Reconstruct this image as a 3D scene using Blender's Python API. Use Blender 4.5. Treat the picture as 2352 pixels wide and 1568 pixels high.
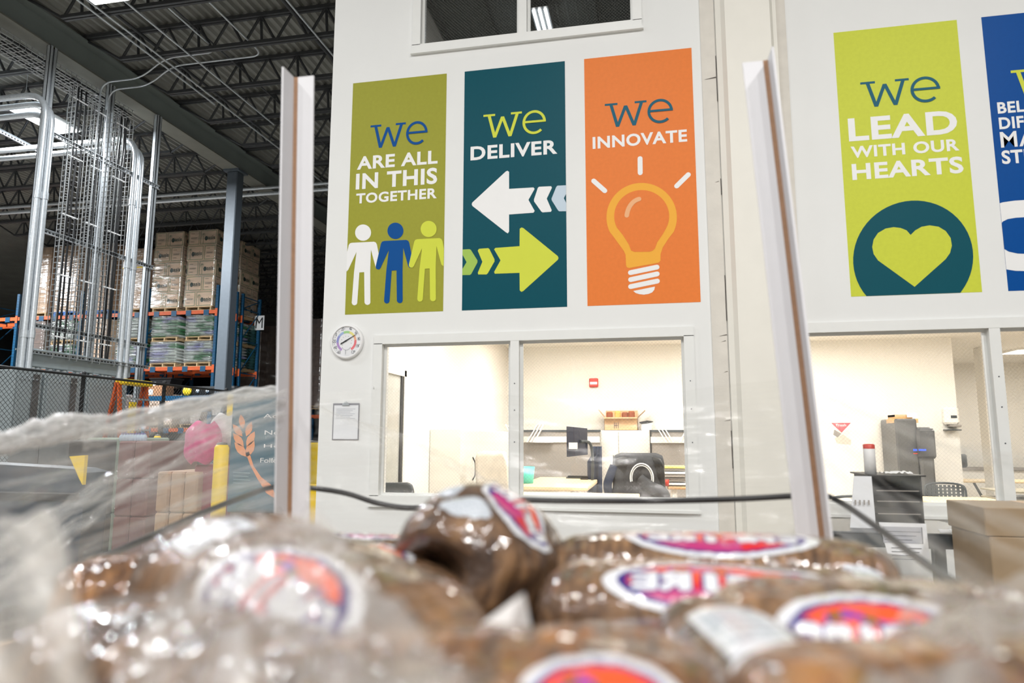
import bpy, math, random
import numpy as np
from mathutils import Vector, Matrix, noise
from math import pi, sin, cos, radians as rad
random.seed(7)
SC = bpy.context.scene
COL = SC.collection
for o in list(bpy.data.objects): bpy.data.objects.remove(o)

# ------------------------------------------------------------------ camera
FPX, YAW, PITCH, ROLL = 1590.3, -.1985, .1381, .0015
CAM = Vector((0, 0, 1.5))
def _axes(y, p, r):
    f = Vector((sin(y)*cos(p), cos(y)*cos(p), sin(p))); rt = Vector((cos(y), -sin(y), 0)); up = rt.cross(f)
    return rt*cos(r)+up*sin(r), -rt*sin(r)+up*cos(r), f
RT, UP, FW = _axes(YAW, PITCH, ROLL)
cd = bpy.data.cameras.new('camera'); cam = bpy.data.objects.new('camera', cd); COL.objects.link(cam)
m = Matrix.Identity(4)
for i in range(3): m[i][0], m[i][1], m[i][2], m[i][3] = RT[i], UP[i], -FW[i], CAM[i]
cam.matrix_world = m
cd.sensor_width = 36; cd.lens = FPX*36/2352; cd.clip_start = .02; cd.clip_end = 200
cd.dof.use_dof = True; cd.dof.focus_distance = 8.5; cd.dof.aperture_fstop = 2.7
SC.camera = cam
# ------------------------------------------------------------------ world, exposure
w = bpy.data.worlds.new('world'); SC.world = w; w.use_nodes = True
w.node_tree.nodes['Background'].inputs[0].default_value = (.6, .65, .7, 1)
w.node_tree.nodes['Background'].inputs[1].default_value = .02
SC.view_settings.view_transform = 'Standard'; SC.view_settings.look = 'None'
SC.view_settings.gamma = 1; SC.view_settings.use_curve_mapping = False
SC.view_settings.exposure = 0.2
SC.cycles.max_bounces = 10; SC.cycles.diffuse_bounces = 4; SC.cycles.glossy_bounces = 4
SC.cycles.transparent_max_bounces = 24; SC.cycles.transmission_bounces = 6
SC.cycles.sample_clamp_indirect = 6; SC.cycles.caustics_reflective = False; SC.cycles.caustics_refractive = False
# ------------------------------------------------------------------ lights
def area(name, loc, sx, sy, power, col=(1, .97, .92), rot=(0, 0, 0)):
    l = bpy.data.lights.new(name, 'AREA'); l.shape = 'RECTANGLE'; l.size = sx; l.size_y = sy; l.energy = power; l.color = col
    o = bpy.data.objects.new(name, l); COL.objects.link(o); o.location = loc; o.rotation_euler = rot
    return o
# high-bay lamps hang at 8.1 m in rows over the floor; only those in view have a fixture (built below)
HB = [(-7.9, 7.75, 200, 0), (-12.3, 11.53, 1900, 0), (-5.5, -3.0, 240, 1), (-.5, -3.0, 330, 1), (4.5, -3.0, 440, 1), (-5.5, -8, 300, 1), (-.5, -8, 380, 1), (4.5, -8, 460, 1),
      (-24, 17, 900, 0), (-24, 12, 900, 0), (-7.0, 13.2, 180, 0), (-15, 2, 420, 0), (-8.6, 1.5, 200, 0), (-30, 34, 120, 0)]  # the first three here are unseen lights added to brighten the rack
for x, y, pw, warm in HB: area('high_bay_or_fill_light', (x, y, 8.02), .5, 1.1, pw, (1, .985, .96) if warm else (.93, .97, 1))
# ceiling panels in the offices
OFFL = [(-1.3, 6.6), (-.9, 9.6), (1.0, 7.6), (1.6, 10), (3.2, 6.8), (3.6, 9.4), (6.6, 13.2), (6.6, 9.6)]
for x, y in OFFL: area('office_light', (x, y, 2.93), 1.1, .55, 50, (1, .975, .94))
area('loft_light', (-.95, 7.2, 6.0), .3, 1.1, 6, (.95, .98, 1))  # belongs to the lamp added behind the upper window

# ------------------------------------------------------------------ pixel -> point on a real plane of the place
def P(px, py, X=None, Y=None, Z=None):
    d = RT*((px-1176)/FPX) - UP*((py-784)/FPX) + FW
    t = X/d.x if X is not None else (Y/d.y if Y is not None else (Z-1.5)/d.z)
    return CAM + d*t

# ------------------------------------------------------------------ materials
def srgb(r, g, b):
    f = lambda c: (c/255/12.92) if c <= 10 else ((c/255+.055)/1.055)**2.4
    return (f(r), f(g), f(b))
MATS = {}
def mat(name, col, rough=.5, metal=0, var=.06, scale=12, bump=0, bscale=60, coat=0, stretch=None, spec=.5):
    if name in MATS: return MATS[name]
    M = bpy.data.materials.new(name); M.use_nodes = True; MATS[name] = M
    n, l = M.node_tree.nodes, M.node_tree.links
    b = n['Principled BSDF']; b.inputs['Roughness'].default_value = rough; b.inputs['Metallic'].default_value = metal
    b.inputs['Specular IOR Level'].default_value = spec; b.inputs['Coat Weight'].default_value = coat; b.inputs['Coat Roughness'].default_value = .08
    tc = n.new('ShaderNodeTexCoord'); mp = n.new('ShaderNodeMapping'); l.new(tc.outputs['Object'], mp.inputs[0])
    if stretch: mp.inputs['Scale'].default_value = stretch
    nz = n.new('ShaderNodeTexNoise'); nz.inputs['Scale'].default_value = scale; nz.inputs['Detail'].default_value = 5; l.new(mp.outputs[0], nz.inputs['Vector'])
    rp = n.new('ShaderNodeValToRGB'); l.new(nz.outputs[0], rp.inputs[0])
    rp.color_ramp.elements[0].position = .3; rp.color_ramp.elements[1].position = .7
    rp.color_ramp.elements[0].color = tuple(c*(1-var) for c in col)+(1,); rp.color_ramp.elements[1].color = tuple(min(1, c*(1+var)) for c in col)+(1,)
    l.new(rp.outputs[0], b.inputs['Base Color'])
    if bump:
        n2 = n.new('ShaderNodeTexNoise'); n2.inputs['Scale'].default_value = bscale; n2.inputs['Detail'].default_value = 3; l.new(mp.outputs[0], n2.inputs['Vector'])
        bp = n.new('ShaderNodeBump'); bp.inputs['Strength'].default_value = bump; bp.inputs['Distance'].default_value = .01
        l.new(n2.outputs[0], bp.inputs['Height']); l.new(bp.outputs[0], b.inputs['Normal'])
    return M
def c_mat(name, r, g, b, **k): return mat(name, srgb(r, g, b), **k)
def emit(name, col, s):
    M = bpy.data.materials.new(name); M.use_nodes = True; n, l = M.node_tree.nodes, M.node_tree.links
    n.remove(n['Principled BSDF']); e = n.new('ShaderNodeEmission'); e.inputs[0].default_value = col+(1,); e.inputs[1].default_value = s
    l.new(e.outputs[0], n['Material Output'].inputs[0]); return M
WALLP = c_mat('wall_paint', 233, 234, 233, rough=.55, var=.012, scale=3, bump=.03, bscale=180)
TRIMP = c_mat('trim_paint', 234, 235, 233, rough=.4, var=.012)
TRIMW = c_mat('cream_paint', 236, 233, 224, rough=.45, var=.02, scale=5)
TRIMD = c_mat('greyer_trim_paint', 216, 211, 202, rough=.55, var=.05, scale=9, bump=.08)
CONC = c_mat('concrete', 150, 146, 140, rough=.45, var=.12, scale=2.5)
DECK = c_mat('deck_steel', 140, 140, 134, rough=.5, metal=.2, var=.12, scale=1.2)
JOIST = c_mat('joist_steel', 62, 64, 66, rough=.5, var=.1)
GIRD = c_mat('girder_paint', 126, 134, 131, rough=.55, var=.05, scale=2)
GALV = c_mat('galvanised', 205, 211, 216, rough=.3, metal=.5, var=.1, scale=30)
WIRE = c_mat('wire_zinc', 170, 172, 172, rough=.4, metal=.4)
GIRF = c_mat('girder_flange_shaded', 112, 112, 104, rough=.6, var=.08, scale=4)  # girder paint darkened here, standing in for lamplight on the web
COLG = c_mat('column_paint', 74, 82, 90, rough=.6, var=.06)
BLK = c_mat('black_plastic', 24, 25, 28, rough=.4)
BLKM = c_mat('black_mesh_paint', 18, 19, 20, rough=.5)
CABLE = c_mat('cable_black', 20, 20, 22, rough=.35)
PANEL = c_mat('switchgear_grey', 150, 158, 160, rough=.4, var=.03)
PANELD = c_mat('switchgear_dark', 92, 90, 88, rough=.5)
RBLUE = c_mat('rack_blue', 14, 74, 108, rough=.42, var=.1)
RORNG = c_mat('rack_orange', 206, 92, 44, rough=.45, var=.1)
WOODP = c_mat('pallet_wood', 196, 168, 128, rough=.7, var=.2, scale=8, stretch=(1, 14, 14))
BLUEP = c_mat('pallet_blue', 28, 96, 168, rough=.6)
CARD = c_mat('carton_tan', 218, 188, 162, rough=.65, var=.06, scale=6)
CARDB = c_mat('carton_brown', 186, 156, 130, rough=.65, var=.16, scale=5)
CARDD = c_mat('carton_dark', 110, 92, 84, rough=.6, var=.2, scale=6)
CARDO = c_mat('carton_open', 206, 168, 126, rough=.65, var=.06)
KRAFT = c_mat('kraft_edge', 146, 112, 86, rough=.8, var=.1, scale=80)
VBOARD = c_mat('white_board', 208, 208, 212, rough=.6, var=.015)
GRN = c_mat('print_green', 62, 118, 74, rough=.6)
DGRN = c_mat('print_dark_green', 30, 52, 46, rough=.6)
WHITE = c_mat('white_print', 240, 240, 240, rough=.5, var=.01)
PAPER = c_mat('paper', 232, 234, 238, rough=.7, var=.02)
INK = c_mat('ink', 52, 56, 70, rough=.6)
YEL = c_mat('safety_yellow', 246, 208, 42, rough=.45, var=.05)
RED = c_mat('alarm_red', 206, 60, 44, rough=.4)
OFFW = c_mat('office_white', 240, 236, 228, rough=.6, var=.01)
CABW = c_mat('cabinet_white', 228, 224, 216, rough=.4, var=.015)
FABG = c_mat('fabric_grey', 150, 144, 138, rough=.9, var=.08, scale=90)
WOODL = c_mat('maple_top', 236, 212, 172, rough=.4, var=.06, scale=6, stretch=(1, 8, 8))
NAVY = c_mat('navy_cloth', 46, 56, 78, rough=.8)
JACK = c_mat('black_cloth', 52, 54, 58, rough=.75, var=.2, scale=10, bump=.3, bscale=25)
STEELD = c_mat('desk_steel', 62, 68, 72, rough=.4, var=.08)
PINK = c_mat('pink_bag', 226, 92, 148, rough=.35, var=.15, scale=20, bump=.4, bscale=20)
TEALS = c_mat('sign_teal', 78, 112, 128, rough=.5, var=.05)
WHEAT = c_mat('wheat_orange', 242, 160, 112, rough=.55)
LFIX = emit('lamp_panel', (1, 1, 1), 14)
LOFF = emit('office_lamp_panel', (1, .97, .92), 6)
BLUED = emit('display_blue', (.1, .2, 1), 1.2)
REDD = emit('display_red', (1, .15, .1), .8)

def film_mat(name, lo, hi, scale, stretch=(1, 1, 1), rough=.22, tint=(.93, .93, .91), bump=.6, seed=0., gloss=.3):
    """clear plastic film: mostly see-through, milkier where it is creased"""
    M = bpy.data.materials.new(name); M.use_nodes = True; n, l = M.node_tree.nodes, M.node_tree.links
    n.remove(n['Principled BSDF'])
    tc = n.new('ShaderNodeTexCoord'); mp = n.new('ShaderNodeMapping'); mp.inputs['Scale'].default_value = stretch; mp.inputs['Location'].default_value = (seed, seed*2, seed)
    l.new(tc.outputs['UV'], mp.inputs[0])
    nz = n.new('ShaderNodeTexNoise'); nz.inputs['Scale'].default_value = scale; nz.inputs['Detail'].default_value = 4; l.new(mp.outputs[0], nz.inputs['Vector'])
    mr = n.new('ShaderNodeMapRange'); mr.inputs[1].default_value = .38; mr.inputs[2].default_value = .72; mr.inputs[3].default_value = lo; mr.inputs[4].default_value = hi
    l.new(nz.outputs[0], mr.inputs[0])
    bp = n.new('ShaderNodeBump'); bp.inputs['Strength'].default_value = bump; bp.inputs['Distance'].default_value = .02; l.new(nz.outputs[0], bp.inputs['Height'])
    tr = n.new('ShaderNodeBsdfTransparent'); tr.inputs[0].default_value = (.97, .97, .965, 1)
    df = n.new('ShaderNodeBsdfDiffuse'); df.inputs[0].default_value = tint+(1,)
    tl = n.new('ShaderNodeBsdfTranslucent'); tl.inputs[0].default_value = tint+(1,)
    gl = n.new('ShaderNodeBsdfGlossy'); gl.inputs['Roughness'].default_value = rough; gl.inputs[0].default_value = (1, 1, 1, 1)
    l.new(bp.outputs[0], gl.inputs['Normal'])
    m1 = n.new('ShaderNodeMixShader'); m1.inputs[0].default_value = .5; l.new(df.outputs[0], m1.inputs[1]); l.new(tl.outputs[0], m1.inputs[2])
    m2 = n.new('ShaderNodeMixShader'); m2.inputs[0].default_value = gloss; l.new(m1.outputs[0], m2.inputs[1]); l.new(gl.outputs[0], m2.inputs[2])
    m3 = n.new('ShaderNodeMixShader'); l.new(mr.outputs[0], m3.inputs[0]); l.new(tr.outputs[0], m3.inputs[1]); l.new(m2.outputs[0], m3.inputs[2])
    l.new(m3.outputs[0], n['Material Output'].inputs[0]); return M
def glass_mat(name, tint, gloss, wire=True):
    M = bpy.data.materials.new(name); M.use_nodes = True; n, l = M.node_tree.nodes, M.node_tree.links
    n.remove(n['Principled BSDF'])
    tr = n.new('ShaderNodeBsdfTransparent'); tr.inputs[0].default_value = tint+(1,)
    gl = n.new('ShaderNodeBsdfGlossy'); gl.inputs['Roughness'].default_value = .01
    lw = n.new('ShaderNodeFresnel'); lw.inputs[0].default_value = 1.5
    ml = n.new('ShaderNodeMath'); ml.operation = 'MULTIPLY'; ml.inputs[1].default_value = gloss; l.new(lw.outputs[0], ml.inputs[0])
    ms = n.new('ShaderNodeMixShader'); l.new(ml.outputs[0], ms.inputs[0]); l.new(tr.outputs[0], ms.inputs[1]); l.new(gl.outputs[0], ms.inputs[2])
    out = ms
    if wire:   # wired safety glass: fine diamond wires inside the pane
        tc = n.new('ShaderNodeTexCoord'); sx = n.new('ShaderNodeSeparateXYZ'); l.new(tc.outputs['Object'], sx.inputs[0])
        lines = []
        for op in ('ADD', 'SUBTRACT'):
            a = n.new('ShaderNodeMath'); a.operation = op; l.new(sx.outputs['X'], a.inputs[0]); l.new(sx.outputs['Z'], a.inputs[1])
            s = n.new('ShaderNodeMath'); s.operation = 'MULTIPLY'; s.inputs[1].default_value = 1/.026; l.new(a.outputs[0], s.inputs[0])
            fr = n.new('ShaderNodeMath'); fr.operation = 'FRACT'; l.new(s.outputs[0], fr.inputs[0])
            lt = n.new('ShaderNodeMath'); lt.operation = 'LESS_THAN'; lt.inputs[1].default_value = .05; l.new(fr.outputs[0], lt.inputs[0]); lines.append(lt)
        mx = n.new('ShaderNodeMath'); mx.operation = 'MAXIMUM'; l.new(lines[0].outputs[0], mx.inputs[0]); l.new(lines[1].outputs[0], mx.inputs[1])
        sc = n.new('ShaderNodeMath'); sc.operation = 'MULTIPLY'; sc.inputs[1].default_value = .22; l.new(mx.outputs[0], sc.inputs[0])
        wd = n.new('ShaderNodeBsdfPrincipled'); wd.inputs['Base Color'].default_value = (.5, .49, .46, 1); wd.inputs['Roughness'].default_value = .4
        m4 = n.new('ShaderNodeMixShader'); l.new(sc.outputs[0], m4.inputs[0]); l.new(ms.outputs[0], m4.inputs[1]); l.new(wd.outputs[0], m4.inputs[2]); out = m4
    l.new(out.outputs[0], n['Material Output'].inputs[0]); return M
GLASS = glass_mat('wired_glass', (.97, .97, .96), .75)
WRAP = film_mat('stretch_wrap', .03, .4, 4.5, (1, 3.2, 1), rough=.16, bump=1.6, gloss=.6)

# ------------------------------------------------------------------ mesh helpers
OFF = {}
class MB:
    def __init__(s): s.v, s.f, s.mi, s.sm, s.uv = [], [], [], [], {}
    def add(s, vs, fs, smooth=False, mi=0):
        k = len(s.v); s.v += [tuple(v) for v in vs]
        for f in fs: s.f.append(tuple(i+k for i in f)); s.sm.append(smooth); s.mi.append(mi)
        return s
    def box(s, a, b, mi=0):
        (x0, y0, z0), (x1, y1, z1) = a, b
        vs = [(x, y, z) for z in (z0, z1) for y in (y0, y1) for x in (x0, x1)]
        return s.add(vs, [(0, 2, 3, 1), (4, 5, 7, 6), (0, 1, 5, 4), (2, 6, 7, 3), (0, 4, 6, 2), (1, 3, 7, 5)], mi=mi)
    def obox(s, c, ax, ay, az, mi=0):
        c, ax, ay, az = Vector(c), Vector(ax), Vector(ay), Vector(az)
        vs = [c+ax*i+ay*j+az*k for k in (-1, 1) for j in (-1, 1) for i in (-1, 1)]
        return s.add(vs, [(0, 2, 3, 1), (4, 5, 7, 6), (0, 1, 5, 4), (2, 6, 7, 3), (0, 4, 6, 2), (1, 3, 7, 5)], mi=mi)
    def rbox(s, a, b, r=.01, mi=0):
        """box with chamfered vertical edges and softened top"""
        (x0, y0, z0), (x1, y1, z1) = a, b
        r = min(r, (x1-x0)*.45, (y1-y0)*.45, (z1-z0)*.45)
        def ring(i, z): return [(x0+r+i, y0+i, z), (x1-r-i, y0+i, z), (x1-i, y0+r+i, z), (x1-i, y1-r-i, z), (x1-r-i, y1-i, z), (x0+r+i, y1-i, z), (x0+i, y1-r-i, z), (x0+i, y0+r+i, z)]
        vs = ring(r*.6, z0)+ring(0, z0+r)+ring(0, z1-r)+ring(r*.6, z1)
        fs = [tuple(range(7, -1, -1)), tuple(range(24, 32))]
        for k in range(3):
            for i in range(8): fs.append((k*8+i, k*8+(i+1) % 8, k*8+8+(i+1) % 8, k*8+8+i))
        return s.add(vs, fs, mi=mi)
    def tube(s, pts, r, n=8, cap=True, mi=0, smooth=True, rs=None):
        pts = [Vector(p) for p in pts]; vs = []; N = len(pts); prev = None
        for i, p in enumerate(pts):
            t = (pts[min(i+1, N-1)]-pts[max(i-1, 0)]).normalized()
            if prev is None:
                a = t.orthogonal().normalized()
                if n == 4: a = (t.cross(Vector((0, 0, 1))) if abs(t.z) < .9 else Vector((1, 0, 0))).normalized()
            else: a = (prev-t*prev.dot(t)).normalized()
            prev = a; b = t.cross(a); rr = rs[i] if rs else r
            for k in range(n):
                th = 2*pi*(k+.5)/n; vs.append(p+a*cos(th)*rr+b*sin(th)*rr)
        fs = []
        for i in range(N-1):
            for k in range(n): fs.append((i*n+k, i*n+(k+1) % n, (i+1)*n+(k+1) % n, (i+1)*n+k))
        s.add(vs, fs, smooth and n > 4, mi)
        if cap: s.add(vs[:n], [tuple(range(n-1, -1, -1))], mi=mi); s.add(vs[-n:], [tuple(range(n))], mi=mi)
        return s
    def lathe(s, prof, c=(0, 0, 0), n=16, mi=0, axis='z'):
        c = Vector(c); vs = []
        for r, h in prof:
            for k in range(n):
                th = 2*pi*k/n; q = (r*cos(th), r*sin(th), h)
                if axis == 'y': q = (q[0], q[2], q[1])
                vs.append(c+Vector(q))
        fs = [(i*n+k, i*n+(k+1) % n, (i+1)*n+(k+1) % n, (i+1)*n+k) for i in range(len(prof)-1) for k in range(n)]
        return s.add(vs, fs, True, mi)
    def poly(s, pts, mi=0): return s.add(pts, [tuple(range(len(pts)))], mi=mi)
    def prism(s, pts, d, mi=0):
        """extrude a planar polygon by vector d"""
        n = len(pts); d = Vector(d); vs = [Vector(p) for p in pts]; vs += [p+d for p in vs]
        fs = [tuple(range(n-1, -1, -1)), tuple(range(n, 2*n))]+[(i, (i+1) % n, n+(i+1) % n, n+i) for i in range(n)]
        return s.add(vs, fs, mi=mi)
    def grid(s, fn, nu, nv, smooth=True, mi=0, uv=True):
        k = len(s.v); vs = [fn(i/nu, j/nv) for j in range(nv+1) for i in range(nu+1)]
        if uv:
            for j in range(nv+1):
                for i in range(nu+1): s.uv[k+j*(nu+1)+i] = (i/nu, j/nv)
        return s.add(vs, [(j*(nu+1)+i, j*(nu+1)+i+1, (j+1)*(nu+1)+i+1, (j+1)*(nu+1)+i) for j in range(nv) for i in range(nu)], smooth, mi)
    def mesh(s, name, mats, off=(0, 0, 0)):
        me = bpy.data.meshes.new(name); o = Vector(off)
        me.from_pydata([(v[0]-o.x, v[1]-o.y, v[2]-o.z) for v in s.v], [], s.f)
        for M in (mats if isinstance(mats, (list, tuple)) else [mats]): me.materials.append(M)
        me.polygons.foreach_set('use_smooth', s.sm); me.polygons.foreach_set('material_index', s.mi)
        if s.uv:
            ul = me.uv_layers.new(name='UVMap')
            idx = np.zeros(len(me.loops), dtype=np.int32); me.loops.foreach_get('vertex_index', idx)
            ul.data.foreach_set('uv', np.array([s.uv.get(int(i), (0, 0)) for i in idx], dtype=np.float32).ravel())
        me.update(); return me
    def build(s, name, mats, parent=None, kind=None, label=None):
        off = OFF.get(parent.name, Vector((0, 0, 0))) if parent else Vector((0, 0, 0))
        return link(name, s.mesh(name, mats, off), parent, kind, label)
def link(name, me, parent=None, kind=None, label=None):
    o = bpy.data.objects.new(name, me); COL.objects.link(o)
    if parent: o.parent = parent; OFF[o.name] = OFF.get(parent.name, Vector((0, 0, 0)))
    else: OFF[o.name] = Vector((0, 0, 0))
    if kind: o['kind'] = kind
    if label: o['label'] = label
    return o
def tag(o, label, cat, group=None):
    o['label'] = label; o['category'] = cat
    if group: o['group'] = group
    return o
def thing(name, label, cat, loc=(0, 0, 0), group=None, kind=None):
    o = bpy.data.objects.new(name, None); COL.objects.link(o); o.location = loc; OFF[o.name] = Vector(loc); o.empty_display_size = .1
    if kind: o['kind'] = kind
    else: tag(o, label, cat, group)
    return o
def dup(root, loc, rotz=0, label=None):
    r = root.copy(); COL.objects.link(r); r.location = loc; r.rotation_euler = (0, 0, rotz)
    if label: r['label'] = label
    for ch in root.children:
        c = ch.copy(); COL.objects.link(c); c.parent = r
        for g in ch.children: d = g.copy(); COL.objects.link(d); d.parent = c
    return r
ORD = 'first second third fourth fifth sixth seventh eighth ninth tenth eleventh twelfth thirteenth fourteenth fifteenth sixteenth seventeenth eighteenth nineteenth twentieth twenty-first twenty-second twenty-third twenty-fourth twenty-fifth twenty-sixth twenty-seventh'.split()
def bez(pts, n=8):
    """smooth polyline through points"""
    out = []; p = [Vector(q) for q in pts]
    for i in range(len(p)-1):
        a, b, c, d = p[max(i-1, 0)], p[i], p[i+1], p[min(i+2, len(p)-1)]
        for k in range(n):
            t = k/n; out.append(.5*((2*b)+(c-a)*t+(2*a-5*b+4*c-d)*t*t+(3*b-a-3*c+d)*t**3))
    return out+[p[-1]]
TXT = {}
def text_mesh(body, bold=.0, space=1.0):
    """built-in font -> (verts Nx2 scaled to unit box, faces)"""
    key = (body, bold, space)
    if key in TXT: return TXT[key]
    c = bpy.data.curves.new('t', 'FONT'); c.body = body; c.offset = bold; c.space_character = space; c.resolution_u = 4
    o = bpy.data.objects.new('t', c); COL.objects.link(o)
    me = bpy.data.meshes.new_from_object(o.evaluated_get(bpy.context.evaluated_depsgraph_get()))
    v = np.array([q.co[:2] for q in me.vertices]); f = [tuple(p.vertices) for p in me.polygons]
    v = (v-v.min(0))/(v.max(0)-v.min(0))
    bpy.data.objects.remove(o); bpy.data.meshes.remove(me); bpy.data.curves.remove(c)
    TXT[key] = (v, f); return v, f
def put_text(mb, body, o, ux, uz, bold=0., mi=0, space=1.):
    """lay text into the parallelogram at o spanned by ux (reading direction) and uz (up)"""
    v, f = text_mesh(body, bold, space); o, ux, uz = Vector(o), Vector(ux), Vector(uz)
    mb.add([o+ux*a+uz*b for a, b in v], f, mi=mi)
# ================================================================== SETTING
D = 4.909                      # front face of the office wall
BW, CB = 11.4, 15.6           # back walls of the office and of the canteen behind it
XS = P(2195, 900, Y=BW).x
WL, WR, WT = -2.485, 5.2, 6.4   # its left corner, right end, top
MB().box((-42, -14, -.2), (16, 62, 0)).build('floor', CONC, kind='structure')
# corrugated roof deck on joists
def deck():
    b = MB(); x = -42.; p = .17; prof = []
    while x < 16: prof += [(x, 9.06), (x+.045, 9.06), (x+.075, 9.12), (x+.14, 9.12)]; x += p
    vs = [(x, -14, z) for x, z in prof]+[(x, 62, z) for x, z in prof]; n = len(prof)
    return b.add(vs, [(i, n+i, n+i+1, i+1) for i in range(n-1)])
deck().build('ceiling', DECK, kind='structure')
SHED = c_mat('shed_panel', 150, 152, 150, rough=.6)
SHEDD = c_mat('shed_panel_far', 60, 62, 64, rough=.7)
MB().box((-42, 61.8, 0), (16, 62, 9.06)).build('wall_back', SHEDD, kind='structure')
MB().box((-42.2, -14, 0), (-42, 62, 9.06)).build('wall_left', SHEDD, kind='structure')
MB().box((-42, -14.2, 0), (16, -14, 9.06)).build('wall_rear', SHED, kind='structure')
MB().box((16, -14, 0), (16.2, 62, 9.06)).build('wall_right', SHED, kind='structure')

# office front wall with its openings (x0, x1, z0, z1)
W1 = (-1.99, .235, 1.075, 2.205); W2 = (-1.74, -.06, 4.60, 5.9); W3 = (1.00, 3.35, 1.075, 2.205)
HOLES = [W1, W2, W3]
def wall_front():
    xs = sorted({WL, WR}|{h[0] for h in HOLES}|{h[1] for h in HOLES}); zs = sorted({0, WT}|{h[2] for h in HOLES}|{h[3] for h in HOLES})
    b = MB()
    for i in range(len(xs)-1):
        for k in range(len(zs)-1):
            cx, cz = (xs[i]+xs[i+1])/2, (zs[k]+zs[k+1])/2
            if any(h[0] < cx < h[1] and h[2] < cz < h[3] for h in HOLES): continue
            b.box((xs[i], D, zs[k]), (xs[i+1], D+.14, zs[k+1]))
    return b
wall_front().build('wall_front', WALLP, kind='structure')
MB().box((WL, D+.14, 0), (WL+.12, CB+.15, WT)).build('wall_office_left', OFFW, kind='structure')
MB().box((WL+.12, BW, 0), (XS, BW+.15, 3.0)).build('wall_office_back', OFFW, kind='structure')
MB().box((XS, CB, 0), (11.2, CB+.15, 3.0)).build('wall_canteen_back', OFFW, kind='structure')
MB().box((11.2, D+.14, 0), (11.3, CB+.15, 3.0)).build('wall_canteen_right', OFFW, kind='structure')
MB().box((WR, D, 0), (11.3, D+.14, WT)).build('wall_front', WALLP, kind='structure')
MB().box((XS-.12, BW+.15, 0), (XS, CB, 3.0)).build('wall_canteen_left', OFFW, kind='structure')
MB().box((WL, D+.14, 3.0), (11.3, CB+.15, 3.12)).build('ceiling', OFFW, kind='structure')
MB().box((WL+.12, D+.14, 0), (11.2, CB, .012)).build('floor', c_mat('office_floor', 206, 196, 182, rough=.4), kind='structure')
# upper office: dim loft behind the top window
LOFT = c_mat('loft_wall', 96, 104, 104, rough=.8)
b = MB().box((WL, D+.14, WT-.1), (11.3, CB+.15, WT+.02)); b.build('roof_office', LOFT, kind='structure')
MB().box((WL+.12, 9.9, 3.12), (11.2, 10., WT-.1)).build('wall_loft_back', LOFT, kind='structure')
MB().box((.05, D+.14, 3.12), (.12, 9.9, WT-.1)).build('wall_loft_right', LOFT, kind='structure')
# ceiling grid and lamp added in the loft, standing in for a ceiling reflection
b = MB()
for x in np.arange(-2.3, 0, .6): b.box((x, D+.2, WT-.125), (x+.025, 9.9, WT-.1))
for y in np.arange(5.4, 9.9, 1.2): b.box((WL+.12, y, WT-.125), (.05, y+.025, WT-.1))
b.build('trim_1', c_mat('grid_bar', 60, 66, 66), kind='structure')
q = P(1247, 52, Z=WT-.2); LMX, LMY = q.x, q.y
t = thing('mirrored_lamp_stand_in', 'three white lamp strips added behind the upper window in place of mirrored ceiling lights', 'ceiling light', (LMX, LMY, WT-.16))
MB().box((LMX-.1, LMY-.3, WT-.2), (LMX+.1, LMY+.3, WT-.13)).build('housing', STEELD, t)
for k in range(3): MB().tube([(LMX-.065+.065*k, LMY-.26, WT-.21), (LMX-.065+.065*k, LMY+.26, WT-.21)], .016).build('lamp_tube', LFIX, t)
t = thing('ceiling_speaker', 'dark round ceiling speaker seen through the left upper window pane', 'speaker', (-1.25, 6.3, WT-.14))
MB().lathe([(0, WT-.17), (.2, WT-.17), (.24, WT-.13)], (-1.25, 6.3, 0), 20).build('grille', BLK, t)

# steel windows: frame, mullions, sill, wired panes
def window(name, W, mull, depth=.05, sill=True):
    x0, x1, z0, z1 = W
    t = thing(name, '', '', (0, 0, 0), kind='structure')
    f = .062; y0, y1 = D-.018, D+.10
    fr = MB()
    fr.box((x0-f, y0, z1-.005), (x1+f, y1, z1+f)).box((x0-f, y0, z0-f), (x1+f, y1, z0+.005))
    fr.box((x0-f, y0, z0), (x0+.005, y1, z1)).box((x1-.005, y0, z0), (x1+f, y1, z1))
    fr.build('frame', TRIMP, t)
    edges = [x0]
    for mx in mull:
        MB().box((mx-.032, y0+.002, z0), (mx+.032, y1, z1)).build('mullion', TRIMP, t); edges += [mx-.032, mx+.032]
    edges.append(x1)
    for i in range(0, len(edges), 2):
        a, c = edges[i], edges[i+1]
        s = MB(); q = .022
        s.box((a, D+.035, z1-q), (c, D+.05, z1)).box((a, D+.035, z0), (c, D+.05, z0+q)).box((a, D+.035, z0+q), (a+q, D+.05, z1-q)).box((c-q, D+.035, z0+q), (c, D+.05, z1-q))
        s.build('glazing_bead', TRIMP, t)
        MB().box((a+.003, D+.052, z0+.003), (c-.003, D+.058, z1-.003)).build('pane', GLASS, t)
    sc = MB()
    for mx in list(mull)+[x1+.03]:
        for zz in (.35, .55, .72): sc.tube([(mx, y0+.003, z0+(z1-z0)*zz), (mx, y0-.002, z0+(z1-z0)*zz)], .004, 6)
    sc.build('screw', INK, t, kind='stuff')
    if sill: MB().box((x0-f-.01, y0-.012, z0-f-.014), (x1+f+.01, y0+.03, z0-f+.004)).build('sill', TRIMP, t)
    return t
window('window_1', W1, (-.965,))
window('window_2', W2, (-.905,))
window('window_3', W3, (2.16,))

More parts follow.
